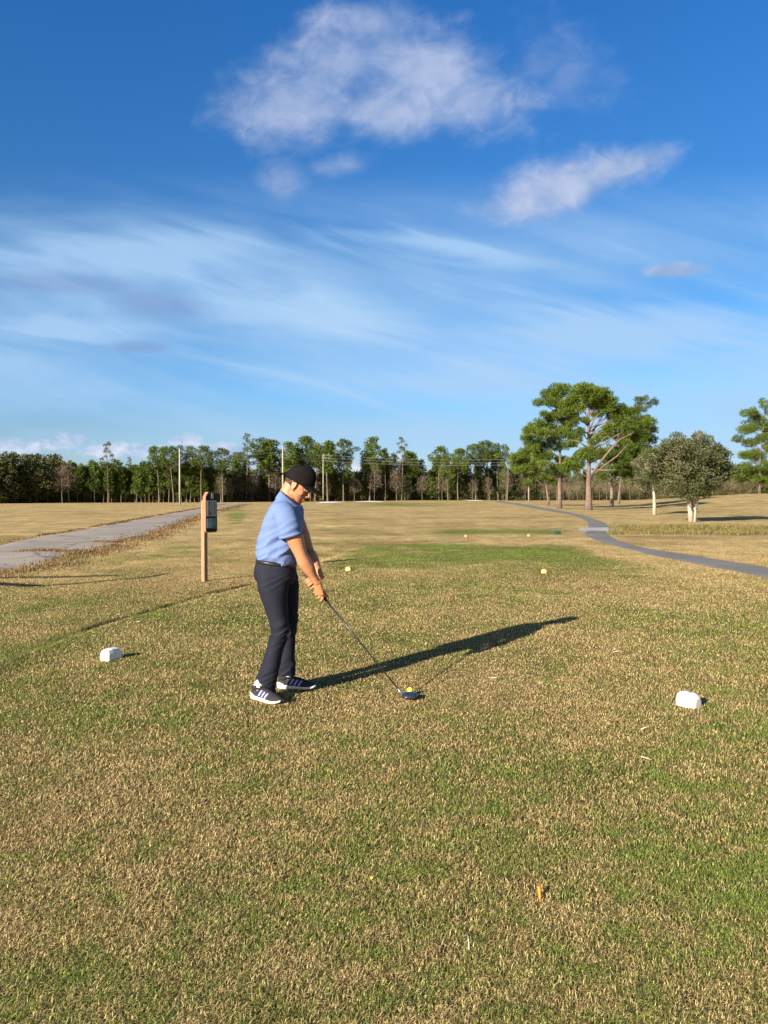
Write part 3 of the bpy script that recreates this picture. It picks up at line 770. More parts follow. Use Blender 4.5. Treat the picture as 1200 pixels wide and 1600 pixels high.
# ------------------------------------------------------------------ utility poles, wires, house, cart, fence rail
wood = mat('weathered_wood', (.31, .195, .125), .9, scale=6, bump=.4, bscale=20)
greyw = mat('grey_wood', (.36, .32, .27), .9, scale=5, bump=.3)
metalg = mat('galvanised_metal', (.45, .46, .47), .4, .9)
wirem = mat('wire_metal', (.42, .43, .45), .5, .6)
def pole(px, base_py, top_py, Y, label, arm=False, r=.14):
    x = (px-600)/F*Y; z = hz(x, Y); top = CAM_H+(773-top_py)/F*Y
    o = empty('utility_pole', (x, Y, z), label, 'utility pole', 'utility poles in front of the wood')
    mb = MB(); mb.tube([(0, 0, -.2), (0, 0, (top-z)*.5), (0, 0, top-z)], [r, r*.85, r*.65], 12); mb.build('pole', greyw, o)
    for k, h in enumerate((.35, 1.0, 1.6)):
        ib = MB(); ib.tube([(0, 0, top-z-h), (.22, -.02, top-z-h)], .035, 8); ib.ell((.25, -.02, top-z-h+.04), (.05, .05, .07)); ib.build('insulator', metalg, o)
    return Vector((x, Y, top))
pl = [pole(281, 788, 701, 112, 'slim pale utility pole beside the far end of the left road'),
      pole(442, 784, 697, 150, 'utility pole behind the golfer\'s cap brim back, at the wood', r=.18),
      pole(505, 784, 709, 165, 'thin grey pole among trunks just right of the golfer\'s cap', True, r=.12),
      pole(826, 783, 715, 176, 'pale pole standing in the grass at the far end of the cart path', True, r=.16)]
def wires(a, b, label, n=3):
    o = empty('power_line', (a+b)/2, label, 'power line', 'power lines along the wood'); c = (a+b)/2
    for k, h in enumerate((.35, 1.0, 1.6)[:n]):
        pts = []
        for i in range(25):
            t = i/24; p = a.lerp(b, t)-c; p.z -= h+.6*4*t*(1-t); p += Vector((.25, 0, .08)); pts.append(p)
        mb = MB(); mb.tube(pts, .022, 5); mb.build('wire', wirem, o)
wires(pl[1], pl[2], 'three thin wires running from the pole behind the cap to the thin grey pole')
wires(pl[2], pl[3], 'three thin wires crossing in front of the middle wood')
wires(pl[0], pl[1], 'two thin wires from the roadside pole toward the middle wood', 2)

cream = mat('cream_siding', (.55, .44, .25), .8, bump=.2); roofm = mat('grey_shingle', (.33, .30, .28), .9, bump=.4); winm = mat('dark_glass', (.05, .06, .07), .1)
whitep = mat('white_paint', (.80, .80, .77), .6)
def house(px, Y, w, h, rh, label):
    x = (px-600)/F*Y; z = hz(x, Y)
    o = empty('house', (x, Y, z), label, 'house'); MB().box((0, 0, h/2), (w/2, 4, h/2)).build('wall', cream, o, False)
    rf = MB(); rf.prism([(-w/2-.4, h+.01), (w/2+.4, h+.01), (0, h+rh)], -4.4, 4.4); rf.build('roof', roofm, o, False)
    for k in (-.28, .28):
        f = MB(); f.box((k*w, -4.05, h*.6), (.75, .05, .85)); fo = f.build('window', whitep, o, False)
        g = MB(); g.box((k*w, -4.12, h*.6), (.6, .03, .7)); g.build('pane', winm, fo, False)
    d = MB(); d.box((0, -4.05, 1.05), (.5, .05, 1.05)); d.build('door', whitep, o, False)
house(663, 212, 7.5, 4.2, 2.2, 'pale yellow house half hidden behind the trees mid wood')
house(945, 225, 9, 3.4, 1.8, 'cream house far behind the big foreground pines')

def cart(px, py):
    p = at(px, py); o = empty('golf_cart', p, 'tiny white golf cart parked far off between the two pale trunks', 'golf cart', rz=R(20))
    w = mat('cart_body', (.75, .75, .74), .35); dk = mat('cart_dark', (.04, .04, .04), .6)
    b = MB(); b.prism([(-1.15, .3), (1.15, .3), (1.2, .62), (.75, .78), (.45, .45), (-.1, .45), (-.15, .72), (-1.15, .75)], -.55, .55); b.build('body', w, o, False)
    MB().box((-.15, 0, 1.82), (.85, .56, .035), bev=.02).build('roof', w, o, False)
    st = MB(); st.box((-.35, 0, .82), (.26, .5, .06), bev=.02); st.box((-.62, 0, 1.05), (.05, .5, .22), bev=.02); st.build('seat', dk, o, False)
    for sx in (.6, -.9):
        for sy in (-.5, .5):
            f = MB(); f.tube([(sx, sy, .7), (sx*.95, sy, 1.8)], .02, 6); f.build('roof_post', dk, o)
            t = MB(); t.tube([(sx+.05, sy*.95-.07, .22), (sx+.05, sy*.95+.07, .22)], .22, 18); wo = t.build('wheel', dk, o)
    return o
cart(1013, 777.5)

skin = mat('skin', (.50, .22, .11), .5, var=.10, scale=12, bump=.06, bscale=200, spec=.4)
b_ = skin.node_tree.nodes['Principled BSDF']; b_.inputs['Subsurface Weight'].default_value = .05; b_.inputs['Subsurface Radius'].default_value = (.02, .008, .004)
def far_person(px, py):
    p = at(px, py); o = empty('person', p, 'tiny distant person in pale top standing right of the golf cart', 'person')
    b = MB()
    b.tube([(-.09, 0, 0), (-.09, 0, .45), (-.07, 0, .9)], [.05, .06, .085], 10); b.tube([(.09, 0, 0), (.09, 0, .45), (.07, 0, .9)], [.05, .06, .085], 10)
    b.tube([(0, 0, .85), (0, 0, 1.1), (0, 0, 1.4), (0, 0, 1.5)], [.15, .14, .18, .07], 12, up=(1, 0, 0)); b.tube([(0, 0, 1.45), (0, 0, 1.62)], .055, 10); b.ell((0, 0, 1.68), (.085, .1, .12))
    for s in (-1, 1): b.tube([(s*.17, 0, 1.4), (s*.23, 0, 1.12), (s*.22, -.1, .85)], [.05, .04, .03], 8)
    link('body', organic(b, 'body', skin, .025, 2), o)
    c = MB(); c.tube([(0, 0, .93), (0, 0, 1.1), (0, 0, 1.38), (0, 0, 1.5)], [.17, .16, .205, .08], 14, up=(1, 0, 0))
    for s in (-1, 1): c.tube([(s*.16, 0, 1.42), (s*.24, 0, 1.2)], [.07, .06], 10)
    link('shirt', organic(c, 'shirt', mat('pale_shirt', (.62, .50, .42), .8), .02, 2), o)
    t = MB(); t.tube([(-.09, 0, .08), (-.07, 0, .9)], [.07, .10], 10); t.tube([(.09, 0, .08), (.07, 0, .9)], [.07, .10], 10); t.tube([(0, 0, .8), (0, 0, .96)], [.17, .165], 12)
    link('trousers', organic(t, 'trousers', mat('tan_trousers', (.30, .24, .17), .8), .02, 2), o)
far_person(1038, 778)

# ------------------------------------------------------------------ tee sign
def tee_sign():
    p = at(322, 908.5); a = R(55); o = empty('tee_sign', p, 'black hole information sign on a wooden post beside the tee', 'sign', rz=0)
    k = p.y/F                                   # metres per pixel there
    top = (908-768)*k; bot = (908-831)*k
    M = Matrix(((math.cos(a), -math.sin(a), 0), (math.sin(a), math.cos(a), 0), (0, 0, 1)))   # local -y is the face
    cedar = mat('cedar_wood', (.42, .19, .10), .8, scale=8, c2=(.30, .14, .08), bump=.4, bscale=30)
    blk = mat('black_panel', (.014, .012, .012), .6, spec=.25); gry = mat('grey_card', (.36, .37, .36), .5, var=.2, scale=12); blu = mat('blue_card', (.20, .30, .38), .4, var=.3, scale=9); grn = mat('green_card', (.10, .16, .13), .4, var=.4, scale=9)
    MB().box((-.03, 0, (781*-1+908)*k/2-.05), (.045, .045, (908-781)*k/2+.05), M, .006).build('post', wood, o, False)
    W = .145; H = top-bot; c = M @ Vector((.03, -.09, 0))
    ch = .09
    outl = [(-W, bot+.03), (-W+.03, bot), (W-.03, bot), (W, bot+.03), (W, top-ch), (W-.065, top), (-W+.065, top), (-W, top-ch)]
    MB().prism(outl, -.035, .045, M, c).build('board', cedar, o, False)
    s = .955; oc = [(x*s, bot+(z-bot-H/2)*s*.995+H/2) for x, z in outl]
    MB().prism(oc, -.044, -.036, M, c).build('face_panel', blk, o, False)
    def card(x0, x1, z0, z1, m, name):
        return MB().box(c+M @ Vector(((x0+x1)/2, -.047, 0))+Vector((0, 0, (z0+z1)/2)), ((x1-x0)/2, .003, (z1-z0)/2), M).build(name, m, o, False)
    card(-.122, -.008, bot+H*.40, bot+H*.79, gry, 'hole_map'); card(.008, .122, bot+H*.40, bot+H*.79, gry, 'yardage_card')
    card(-.122, .012, bot+H*.11, bot+H*.35, blu, 'notice_card'); card(.020, .122, bot+H*.09, bot+H*.36, grn, 'notice_pane')
    ink = mat('dark_ink', (.03, .045, .03), .6)
    hm = MB(); zc = [bot+H*(.43+.33*i/10) for i in range(11)]
    rs = [[c+M @ Vector((-.065+.006*math.sin(i)+q*(.012+.010*math.sin(i*.6+1)), -.0525-d, 0))+Vector((0, 0, z)) for q, d in ((-1, 0), (1, 0), (1, .002), (-1, .002))] for i, z in enumerate(zc)]
    hm.rings(rs); hm.build('fairway_drawing', ink, o, False)
    for i in range(7):
        z = bot+H*(.745-.045*i); MB().box(c+M @ Vector((.065, -.0515, 0))+Vector((0, 0, z)), (.028-.004*(i % 3), .0015, .008), M).build('print_row', ink, o, False)
    cu = bpy.data.curves.new('hole_number', 'FONT'); cu.body = '8'; cu.size = .15; cu.extrude = .003; cu.align_x = 'CENTER'
    to = bpy.data.objects.new('tmp', cu); col.objects.link(to); dg = bpy.context.evaluated_depsgraph_get()
    me = bpy.data.meshes.new_from_object(to.evaluated_get(dg)); bpy.data.objects.remove(to); me.materials.clear(); me.materials.append(mat('sign_white', (.70, .68, .66), .6))
    n = link('hole_number', me, o); n.location = c+M @ Vector((0.01, -.049, 0))+Vector((0, 0, bot+H*.83)); n.rotation_euler = (R(90), 0, a)
tee_sign()

# ------------------------------------------------------------------ tee markers and litter
wm = mat('marker_white', (.82, .81, .76), .45, var=.05, scale=15); wm2 = mat('marker_stain', (.10, .10, .10), .8)
def rot(rz): return Matrix.Rotation(rz, 3, 'Z')
def marker(px, py, rz, s, m, label, group, detail=None, sc=(1, 1, 1)):
    p = at(px, py); o = empty('tee_marker', p, label, 'tee marker', group, rz)
    # faceted wedge block with a sloped back and chamfered edges
    rs = []
    prof = [(-.085, .72), (-.07, .92), (-.02, 1.0), (.045, .97), (.075, .80), (.088, .60)]
    for x, k in prof:
        w = .048*(.80 if abs(x) > .08 else 1); h = .078*k
        ring = [(x, -w, -.01), (x, -w, h*.62), (x, -w*.68, h*.93), (x, -w*.2, h), (x, w*.2, h), (x, w*.68, h*.93), (x, w, h*.62), (x, w, -.01)]
        rs.append([Vector((a*s*sc[0], b*s*sc[1], c*s*sc[2])) for a, b, c in ring])
    b = MB(); b.rings(rs); bo = b.build('block', m, o, False)
    md = bo.modifiers.new('bev', 'BEVEL'); md.width = .004*s; md.segments = 2
    if detail == 'stain':
        MB().ell((.015*s, -.01*s, (.078*sc[2])*s), (.016*s, .009*s, .003*s)).build('stain', wm2, o)
    return o
marker(174, 1030, R(62), 1.08, wm, 'white plastic tee marker on the grass left of the golfer', 'white tee markers', None, (.95, 1.1, 1.25))
marker(1075.5, 1103, R(-48), 1.0, wm, 'white plastic tee marker with a dark smudge, right of the ball', 'white tee markers', 'stain', (.86, 1.1, 1.32))
ym = mat('marker_yellow', (.62, .42, .16), .6); om = mat('marker_orange', (.62, .26, .12), .6); gmk = mat('marker_green', (.01, .07, .04), .5)
marker(545, 891.5, R(75), .95, ym, 'small yellowish tee marker ahead of the golfer, beside the sign\'s shadow', 'yellow tee markers', None, (.8, 1.2, 1.1))
marker(850, 895.5, R(80), .95, ym, 'small yellowish tee marker on the right half of the tee ahead', 'yellow tee markers', None, (.8, 1.2, 1.1))
marker(728, 839, R(80), 1.1, om, 'dull orange tee marker on the farther tee, left one', 'orange tee markers', None, (1, 1, 1))
marker(826, 838, R(80), 1.1, om, 'dull orange tee marker on the farther tee, near the green block', 'orange tee markers', None, (1, 1, 1))
marker(870.5, 835, R(10), 1.6, gmk, 'dark green block marker near the bend of the cart path', None, None, (1, 1, 1.1))

def peg(loc, d, L, m, label, group, name='golf_tee'):
    d = Vector(d).normalized(); o = empty(name, loc, label, 'golf tee', group)
    b = MB(); b.tube([Vector((0, 0, 0)), d*L*.15, d*L*.8, d*L*.93, d*L], [.001, .0025, .0026, .005, .0062], 10)
    b.build('peg', m, o); return o
tom = mat('tee_orange', (.85, .22, .02), .5); tw = mat('tee_white', (.78, .76, .70), .5)
p = at(844, 1409); mb = MB(); mb.tube([(0, 0, 0), (.001, .01, .012), (.002, .030, .034), (.002, .034, .038)], [.0035, .0055, .0065, .009], 10)
o = mb.build('broken_tee', tom); o.location = p; tag(o, 'broken orange golf tee lying in the near grass', 'golf tee')
o = MB().ell((0, 0, .012), (.006, .006, .004)).tube([(0, 0, 0), (0, 0, .01)], .001, 6).build('small_flower', mat('flower_yellow', (.75, .65, .03), .6)); o.location = at(581, 1380)+Vector((0, 0, .01)); tag(o, 'tiny yellow flower in the near grass left of the orange tee', 'flower')
p = at(733, 1490); mb = MB(); mb.tube([(0, 0, .012), (.002, .03, .026), (.001, .062, .03)], [.0012, .0014, .001], 6)
o = mb.build('straw_stalk', tw); o.location = p; tag(o, 'thin whitish stalk lying below and left of the orange tee', 'stalk')
for (px, py, L, az, lab) in ((957, 1022, .06, .2, 'white tee scrap on the grass right of the shadow\'s tip'), (1001, 1144, .04, .5, 'white tee scrap on the grass below left of the right-hand marker'), (1018, 1192, .05, 2.6, 'pale tee scrap lying lowest on the right'), (766, 1063, .045, -.2, 'white tee scrap on the grass right of the golf ball'), (1098, 1022, .03, 1.2, 'white tee scrap behind the right-hand marker'), (212, 974, .04, .1, 'pale tee scrap behind the left-hand marker')):
    d = Vector((math.cos(az), math.sin(az), .15)); q = at(px, py); mb = MB(); mb.tube([(0, 0, .018), d*L+Vector((0, 0, .018)), d*L*1.1+Vector((0, 0, .018))], [.0014, .0025, .005], 8)
    o = mb.build('tee_scrap', tw); o.location = q; tag(o, lab, 'tee scrap', 'tee scraps on the grass')
# ball on its tee
bx = (641-600)/F*5.74; BALL = Vector((bx, 5.745, 0)); gz = hz(BALL.x, BALL.y)
ballm = mat('ball_yellow', (.68, .80, .06), .3, var=.04, bump=.25, bscale=260)
o = MB().ell((0, 0, 0), (.0225,)*3, n=28, m=18).build('golf_ball', ballm); o.location = (BALL.x, BALL.y, gz+.043); tag(o, 'bright yellow golf ball on a tee behind the driver head', 'golf ball')
pg = peg(Vector((BALL.x, BALL.y, gz-.012)), (0, 0, 1), .033, tw, 'white tee peg under the yellow golf ball', None)

# ------------------------------------------------------------------ golf club
G0 = 0.0  # turf level round the golfer
BUTT = atd(476, 896.5, 5.76); HOS = atd(628, 1084, 5.665)
AX = (HOS-BUTT).normalized()
def A_(s): return BUTT+AX*s
def golf_club():
    o = empty('golf_club', HOS, 'black driver held by the golfer, its head behind the yellow ball', 'golf club')
    blk = mat('grip_rubber', (.03, .03, .032), .7, bump=.4, bscale=300); sh = mat('black_shaft', (.035, .037, .04), .28, .3); si = mat('silver_hosel', (.75, .76, .78), .25, 1.0)
    hd = mat('driver_head', (.035, .045, .075), .25, .35, coat=.6)
    b = HOS; L = (HOS-BUTT).length
    MB().tube([A_(0)-b, A_(.004)-b, A_(.15)-b, A_(.27)-b], [.012, .0145, .0125, .0098], 14).build('grip', blk, o)
    MB().tube([A_(.265)-b, A_(L-.05)-b], [.0078, .0048], 12).build('shaft', sh, o)
    MB().tube([A_(L-.055)-b, A_(L-.01)-b, A_(L+.012)-b], [.0062, .0072, .009], 12).build('hosel', si, o)
    # head: heel at the hosel, toe to +x, face toward +y
    h = MB(); hc = Vector((.052, -.045, .005-b.z+hz(b.x, b.y)+.028))
    rs = []
    N = 22; secs = [(-.058, .30), (-.052, .58), (-.035, .85), (-.01, 1.0), (.02, 1.0), (.042, .84), (.056, .55), (.062, .25)]
    for x, k in secs:
        ring = []
        for j in range(N):
            t = 2*math.pi*j/N; cy, sz = math.cos(t), math.sin(t)
            yy = .056*k*cy; yy = min(yy, .040) if cy > 0 else yy
            zz_ = (.030*k**.8*sz if sz > 0 else .026*k**.7*sz)*(1-.35*max(0, -cy))
            ring.append(hc+Vector((x, yy, zz_)))
        rs.append(ring)
    h.rings(rs); ho = h.build('head', hd, o)
    md = ho.modifiers.new('s', 'SUBSURF'); md.levels = 2; md.render_levels = 2
    f = MB(); f.ell(hc+Vector((.003, .0415, 0)), (.046, .002, .022)); f.build('face_plate', mat('face_metal', (.20, .21, .23), .35, .8), o)
golf_club()

# ------------------------------------------------------------------ the golfer
def golfer():
    root = empty('person', Vector((-.80, 5.72, 0)), 'golfer in black cap, light blue polo and dark trousers addressing the ball', 'person')
    inv = root.location.copy()
    def P(px, py, Y): return atd(px, py, Y)-inv
    def add(name, me, parent=root): return link(name, me, parent)
    # --- head frame
    face = True; t = R(31); EAR = P(462.5, 757.5, 5.785)
    Fv = Vector((math.cos(t), 0, -math.sin(t))); Sv = Vector((0, 1, 0)); Uv = Vector((math.sin(t), 0, math.cos(t)))
    yaw = Matrix.Rotation(R(-4), 3, 'Z'); Fv = yaw @ Fv; Sv = yaw @ Sv; Uv = yaw @ Uv
    HM = Matrix((Fv, Sv, Uv)).transposed()
    def h(f, s, u):
        if face and u < .03: f *= 1.12; u = .03+(u-.03)*1.24
        elif face and f > .07: f = .07+(f-.07)*1.35
        return EAR+HM @ Vector((f, s, u))
    Z = lambda px, py, Y: P(px, py, Y)
    bd = MB()
    # cranium and face
    bd.ell(h(.003, 0, .045), (.099, .076, .092), HM, 28, 18)
    def hring(u, f, rf, rs, n=24, sq=.0):
        out = []
        for k in range(n):
            a = 2*math.pi*k/n; out.append(h(f+rf*math.cos(a)*(1-sq*abs(math.sin(a))), rs*math.sin(a), u))
        return out
    bd.rings([hring(.07, .012, .088, .070), hring(.04, .018, .083, .070), hring(.015, .024, .071, .068), hring(-.01, .026, .068, .066), hring(-.035, .030, .063, .062), hring(-.06, .036, .057, .055), hring(-.083, .048, .045, .045), hring(-.100, .060, .031, .033), hring(-.109, .066, .016, .018)])
    bd.ell(h(.088, 0, .034), (.014, .052, .011), HM)                    # brow
    for s in (-1, 1):
        bd.ell(h(.052, s*.044, -.016), (.034, .018, .028), HM)           # cheek bones
        bd.ell(h(.010, s*.048, -.055), (.030, .014, .026), HM)           # jaw angle
        bd.ell(h(.078, s*.031, .013), (.014, .020, .014), HM)            # lids
        # ear
        em = HM @ Matrix.Rotation(R(-12), 3, 'Y')
        bd.ell(h(-.004, s*.076, .004), (.016, .006, .028), em)
        pts = [h(-.004+.017*math.cos(a), s*(.0825), .006+.029*math.sin(a)) for a in [R(q) for q in range(-100, 161, 20)]]
        bd.tube(pts, .0048, 8)
        bd.ell(h(.004, s*.080, -.027), (.009, .005, .010), HM)
    bd.tube([h(.090, 0, .026), h(.104, 0, .004), h(.117, 0, -.018), h(.113, 0, -.028)], [.007, .0085, .012, .009], 12)
    for s in (-1, 1): bd.ell(h(.103, s*.012, -.024), (.012, .009, .009), HM)
    bd.ell(h(.090, 0, -.045), (.013, .022, .012), HM)
    bd.ell(h(.097, 0, -.052), (.009, .021, .0055), HM); bd.ell(h(.094, 0, -.063), (.009, .019, .006), HM)
    bd.ell(h(.088, 0, -.090), (.017, .023, .015), HM)
    # neck
    bd.tube([P(447, 790, 5.78), P(452, 778, 5.78), h(-.022, 0, -.055), h(-.018, 0, -.005)], [(.085, .075), (.066, .064), (.060, .060), (.060, .062)], 20, up=(0, 1, 0))
    # torso under the clothes
    bd.tube([P(430, 905, 5.77), P(431, 885, 5.77), P(434, 862, 5.77), P(439, 835, 5.77), P(443, 812, 5.77), P(447, 795, 5.77), P(450, 784, 5.77)],
            [(.16, .13), (.15, .125), (.15, .12), (.165, .12), (.18, .12), (.165, .10), (.08, .07)], 24, up=(0, 1, 0))
    # arms
    for sh, el, wr, side in ((P(446, 806, 5.585), P(471, 868, 5.60), P(496, 911, 5.680), 0), (P(458, 804, 5.965), P(482, 862, 5.945), P(500.5, 899, 5.805), 1)):
        k = 1.0 if side == 0 else .95
        pts = [sh.lerp(Vector((sh.x, inv.y*0+.05, sh.z)), .0), sh.lerp(el, .3), sh.lerp(el, .6), sh.lerp(el, .88), el, el.lerp(wr, .2), el.lerp(wr, .45), el.lerp(wr, .72), wr]
        rd = [.068, .070, .064, .051, .047, .053, .049, .038, .032]
        if side == 0:
            pts[2] += Vector((.004, 0, 0)); pts[5] += Vector((-.004, 0, 0))
        bd.tube(pts, [(r*k, r*k*(1.0 if i < 7 else .85)) for i, r in enumerate(rd)], 18)
        bd.ell(sh, (.072*k, .068*k, .070*k)); bd.ell(el, (.047*k, .045*k, .048*k))
    # hands round the grip
    Tv = Vector((-AX.z, 0, AX.x)).normalized()          # away from the body, across the shaft
    if Tv.x < 0: Tv = -Tv
    Yv = AX.cross(Tv).normalized()
    if Yv.y < 0: Yv = -Yv
    def around(s, phi, r, sgn):                          # phi 0 = the back-of-hand side, 90 = under the shaft
        a = R(phi); return A_(s)-inv + (-Yv*sgn*math.cos(a)-Tv*math.sin(a))*r
    for sgn, wr, s0, s1 in ((1, P(496, 911, 5.680), .155, .232), (-1, P(500.5, 899, 5.805), .048, .110)):
        kn = [around(s0+(s1-s0)*i/3, 12, .036, sgn) for i in range(4)]
        kc = sum(kn, Vector())/4; hd = (kc-wr).normalized(); wv = (kn[3]-kn[0]); wv = (wv-hd*wv.dot(hd)).normalized()
        mid = wr.lerp(kc, .5)
        bd.tube([wr-hd*.02, wr, wr.lerp(kc, .3), mid+(kc-mid)*.3, kc], [(.033, .026), (.033, .024), (.037, .023), (.041, .019), (.042, .013)], 18, up=wv)
        # heel of the hand fills down to the grip
        bd.tube([around(s0+.01, -10, .022, sgn), around((s0+s1)/2, 0, .020, sgn), around(s1-.01, 0, .022, sgn)], [.014, .017, .014], 12)
        for i in range(4):
            s = s0+(s1-s0)*i/3; r = (.0088, .0098, .0102, .0098)[i]; ex = (-8, 0, 4, 0)[i]; dr = (.0, .0, .002, .008)[i]
            bd.tube([kn[i]-hd*.012, kn[i], around(s+dr*.5, 55, .037, sgn), around(s+dr, 98, .033, sgn), around(s+dr, 135, .028, sgn), around(s+dr, 175, .025, sgn), around(s+dr*.6, 205, .023, sgn), around(s+dr*.5, 232+ex, .022, sgn)],
                    [r*1.12, r*1.18, r*1.0, r*1.1, r*.98, r*1.0, r*.9, r*.72], 10)
        tb = wr.lerp(kc, .25)+Tv*.020
        bd.tube([tb, around(s0+.02, -48, .034, sgn), around(s0+.055, -72, .029, sgn), around(s1+.005, -92, .025, sgn), around(s1+.022, -98, .022, sgn)], [.015, .015, .0115, .0115, .008], 12)
    # legs and feet under the trousers
    lk = ((P(427, 905, 5.68), P(437, 985, 5.66), P(415, 1066, 5.60), P(438, 1096, 5.50)), (P(440, 905, 5.86), P(452, 976, 5.90), P(446, 1046, 5.93), P(474, 1072, 5.92)))
    for hp, kn, an, toe in lk:
        bd.tube([hp, hp.lerp(kn, .5), kn, kn.lerp(an, .35), an], [.085, .070, .052, .050, .036], 14)
        bd.tube([an+Vector((-.01, 0, 0)), an.lerp(toe, .35)+Vector((0, 0, -.035)), an.lerp(toe, .55)+Vector((0, 0, -.030))], [.030, .022, .016], 10)
    add('body', organic(bd, 'body', skin, .0033, 5))

    # --- eyes, brows, glasses
    for s in (-1, 1):
        e = MB(); e.ell(h(.0865, s*.031, .012), (.0115, .0125, .0085), HM); eo = e.build('eye', mat('eye_white', (.75, .72, .68), .2), root)
        MB().ell(h(.0965, s*.0305, .0095), (.0022, .005, .005), HM).build('iris', mat('iris_dark', (.02, .012, .008), .2), eo)
        MB().tube([h(.090, s*.012, .030), h(.093, s*.03, .034), h(.082, s*.05, .030)], [.0025, .0035, .002], 8).build('eyebrow', mat('brow_hair', (.02, .014, .01), .9), root)
    face = False
    # --- hair: short fade below the cap
    hm = MB(); rs = []
    hv = []; hf = []
    nu, na = 9, 40
    for i in range(nu):
        u = .055-.105*i/(nu-1)
        for k in range(na):
            a = R(106)+R(148)*k/(na-1)
            cr = math.sqrt(max(.02, 1-((u-.045)/.105)**2)); q = 1.025-.02*(i/(nu-1))
            f = .003+.099*cr*q*math.cos(a); s = .0775*cr*q*math.sin(a)
            if i > 3: f = max(f, -.092+.012*(i-3)*.6)
            hv.append(h(f, s, u))
    for i in range(nu-1):
        for k in range(na-1):
            a = i*na+k; hf.append((a, a+1, a+na+1, a+na))
    # side burns
    hm.add(hv, hf)
    for s in (-1, 1): hm.add([h(.020, s*.0785, .05), h(.032, s*.0755, .05), h(.026, s*.0740, .016), h(.022, s*.0755, .014)], [(0, 1, 2, 3)])
    ho = hm.build('hair', mat('short_hair', (.055, .032, .022), .9, c2=(.10, .055, .035), scale=60, bump=.6, bscale=400), root)
    sd = ho.modifiers.new('s', 'SOLIDIFY'); sd.thickness = .003; sd.offset = 1

    # --- cap
    capm = mat('cap_cloth', (.010, .0085, .010), .9, bump=.25, bscale=500, var=.2, spec=.12)
    cv = []; cf = []; nr, ns = 14, 40
    for i in range(nr+1):
        th = R(90)*i/nr
        for k in range(ns):
            a = 2*math.pi*k/ns; cf_ = math.cos(a)
            rf = .118 if cf_ > 0 else .107; rr_ = .0895
            hh = .112*(1+.10*cf_)
            sq = math.sin(th)**.82
            pnt = h(.004+rf*sq*cf_, rr_*sq*math.sin(a), .050+hh*math.cos(th)**.92 if th < R(89.9) else .050-.012*(1-cf_)*.8)
            # panel seams
            pnt += (pnt-h(0, 0, .06)).normalized()*(-.0012 if (k % 7 == 0 and i < nr) else 0)
            cv.append(pnt)
    for i in range(nr):
        for k in range(ns):
            a = i*ns+k; b = i*ns+(k+1) % ns; cf.append((a, a+ns, b+ns, b))
    # sweatband drop
    b0 = len(cv)
    for k in range(ns):
        a = 2*math.pi*k/ns; cf_ = math.cos(a)
        cv.append(h(.004+(.112 if cf_ > 0 else .100)*cf_, .086*math.sin(a), .026-.010*(1-cf_)*.6+(.012 if cf_ > .5 else 0)))
    for k in range(ns): cf.append((nr*ns+k, b0+k, b0+(k+1) % ns, nr*ns+(k+1) % ns))
    cm = MB(); cm.add(cv, cf); co = cm.build('cap', capm, root)
    sd = co.modifiers.new('s', 'SOLIDIFY'); sd.thickness = .004; sd.offset = 0
    br = MB(); bv = []; bf = []; na, nl = 25, 9
    for i in range(nl):
        q = i/(nl-1)
        for k in range(na):
            a = R(-68)+R(136)*k/(na-1)
            ff = .004+.110*math.cos(a)+.102*q*math.cos(a*.75)*(1-.12*abs(math.sin(a))); ss = .088*math.sin(a)*(1-.04*q)
            droop = .008-.032*(abs(ss)/.085)**2.2-.017*q
            bv.append(h(ff, ss, .046+droop))
    for i in range(nl-1):
        for k in range(na-1):
            a = i*na+k; bf.append((a, a+1, a+na+1, a+na))
    br.add(bv, bf); bo = br.build('brim', capm, co)
    sd = bo.modifiers.new('s', 'SOLIDIFY'); sd.thickness = .006; sd.offset = 0
    MB().ell(h(.004, 0, .164), (.007, .007, .004), HM).build('cap_button', capm, co)
    stp = MB(); stp.tube([h(-.098, -.006, .034), h(-.115, -.008, .026), h(-.132, -.010, .018)], [(.002, .009), (.002, .009), (.002, .0075)], 8, up=(0, 1, 0)); stp.build('cap_strap', capm, co)

    # --- polo shirt
    def shirt_disp(co, no):
        x, y, z = co[:, 0], co[:, 1], co[:, 2]
        n = np.array([mn.noise(Vector((a*5+c*3.5, b*6, c*16-a*7))) for a, b, c in zip(x, y, z)])
        n2 = np.array([mn.noise(Vector((a*9, b*10+3, c*26-a*16))) for a, b, c in zip(x, y, z)])
        low = sstep(1.26, 1.08, z)
        slv = np.where(np.abs(y) > .12, .45, 0)
        r1 = 1-np.abs(n)*2.2
        return (.004*n+.014*(r1-.4)*(.25+low)+.006*n2*(.4+low))*np.where(z > 1.33, .35, 1)
    shm = mat('polo_cloth', (.138, .205, .42), .85, var=.06, scale=9, bump=.12, bscale=700, spec=.2)
    s_ = MB()
    def tr(pl, pr, py, hy, Y=5.765, tilt=0):                      # torso ring from its left and right edge in the photo
        a, b = P(pl, py-tilt, Y), P(pr, py+tilt, Y); c = (a+b)/2; e = (b-a)/2; out = []
        for k in range(36):
            q = 2*math.pi*k/36; cc, ss = math.cos(q), math.sin(q)
            cc = math.copysign(abs(cc)**.85, cc); ss = math.copysign(abs(ss)**.85, ss)
            out.append(c+e*cc+Vector((0, hy*ss, 0)))
        return out
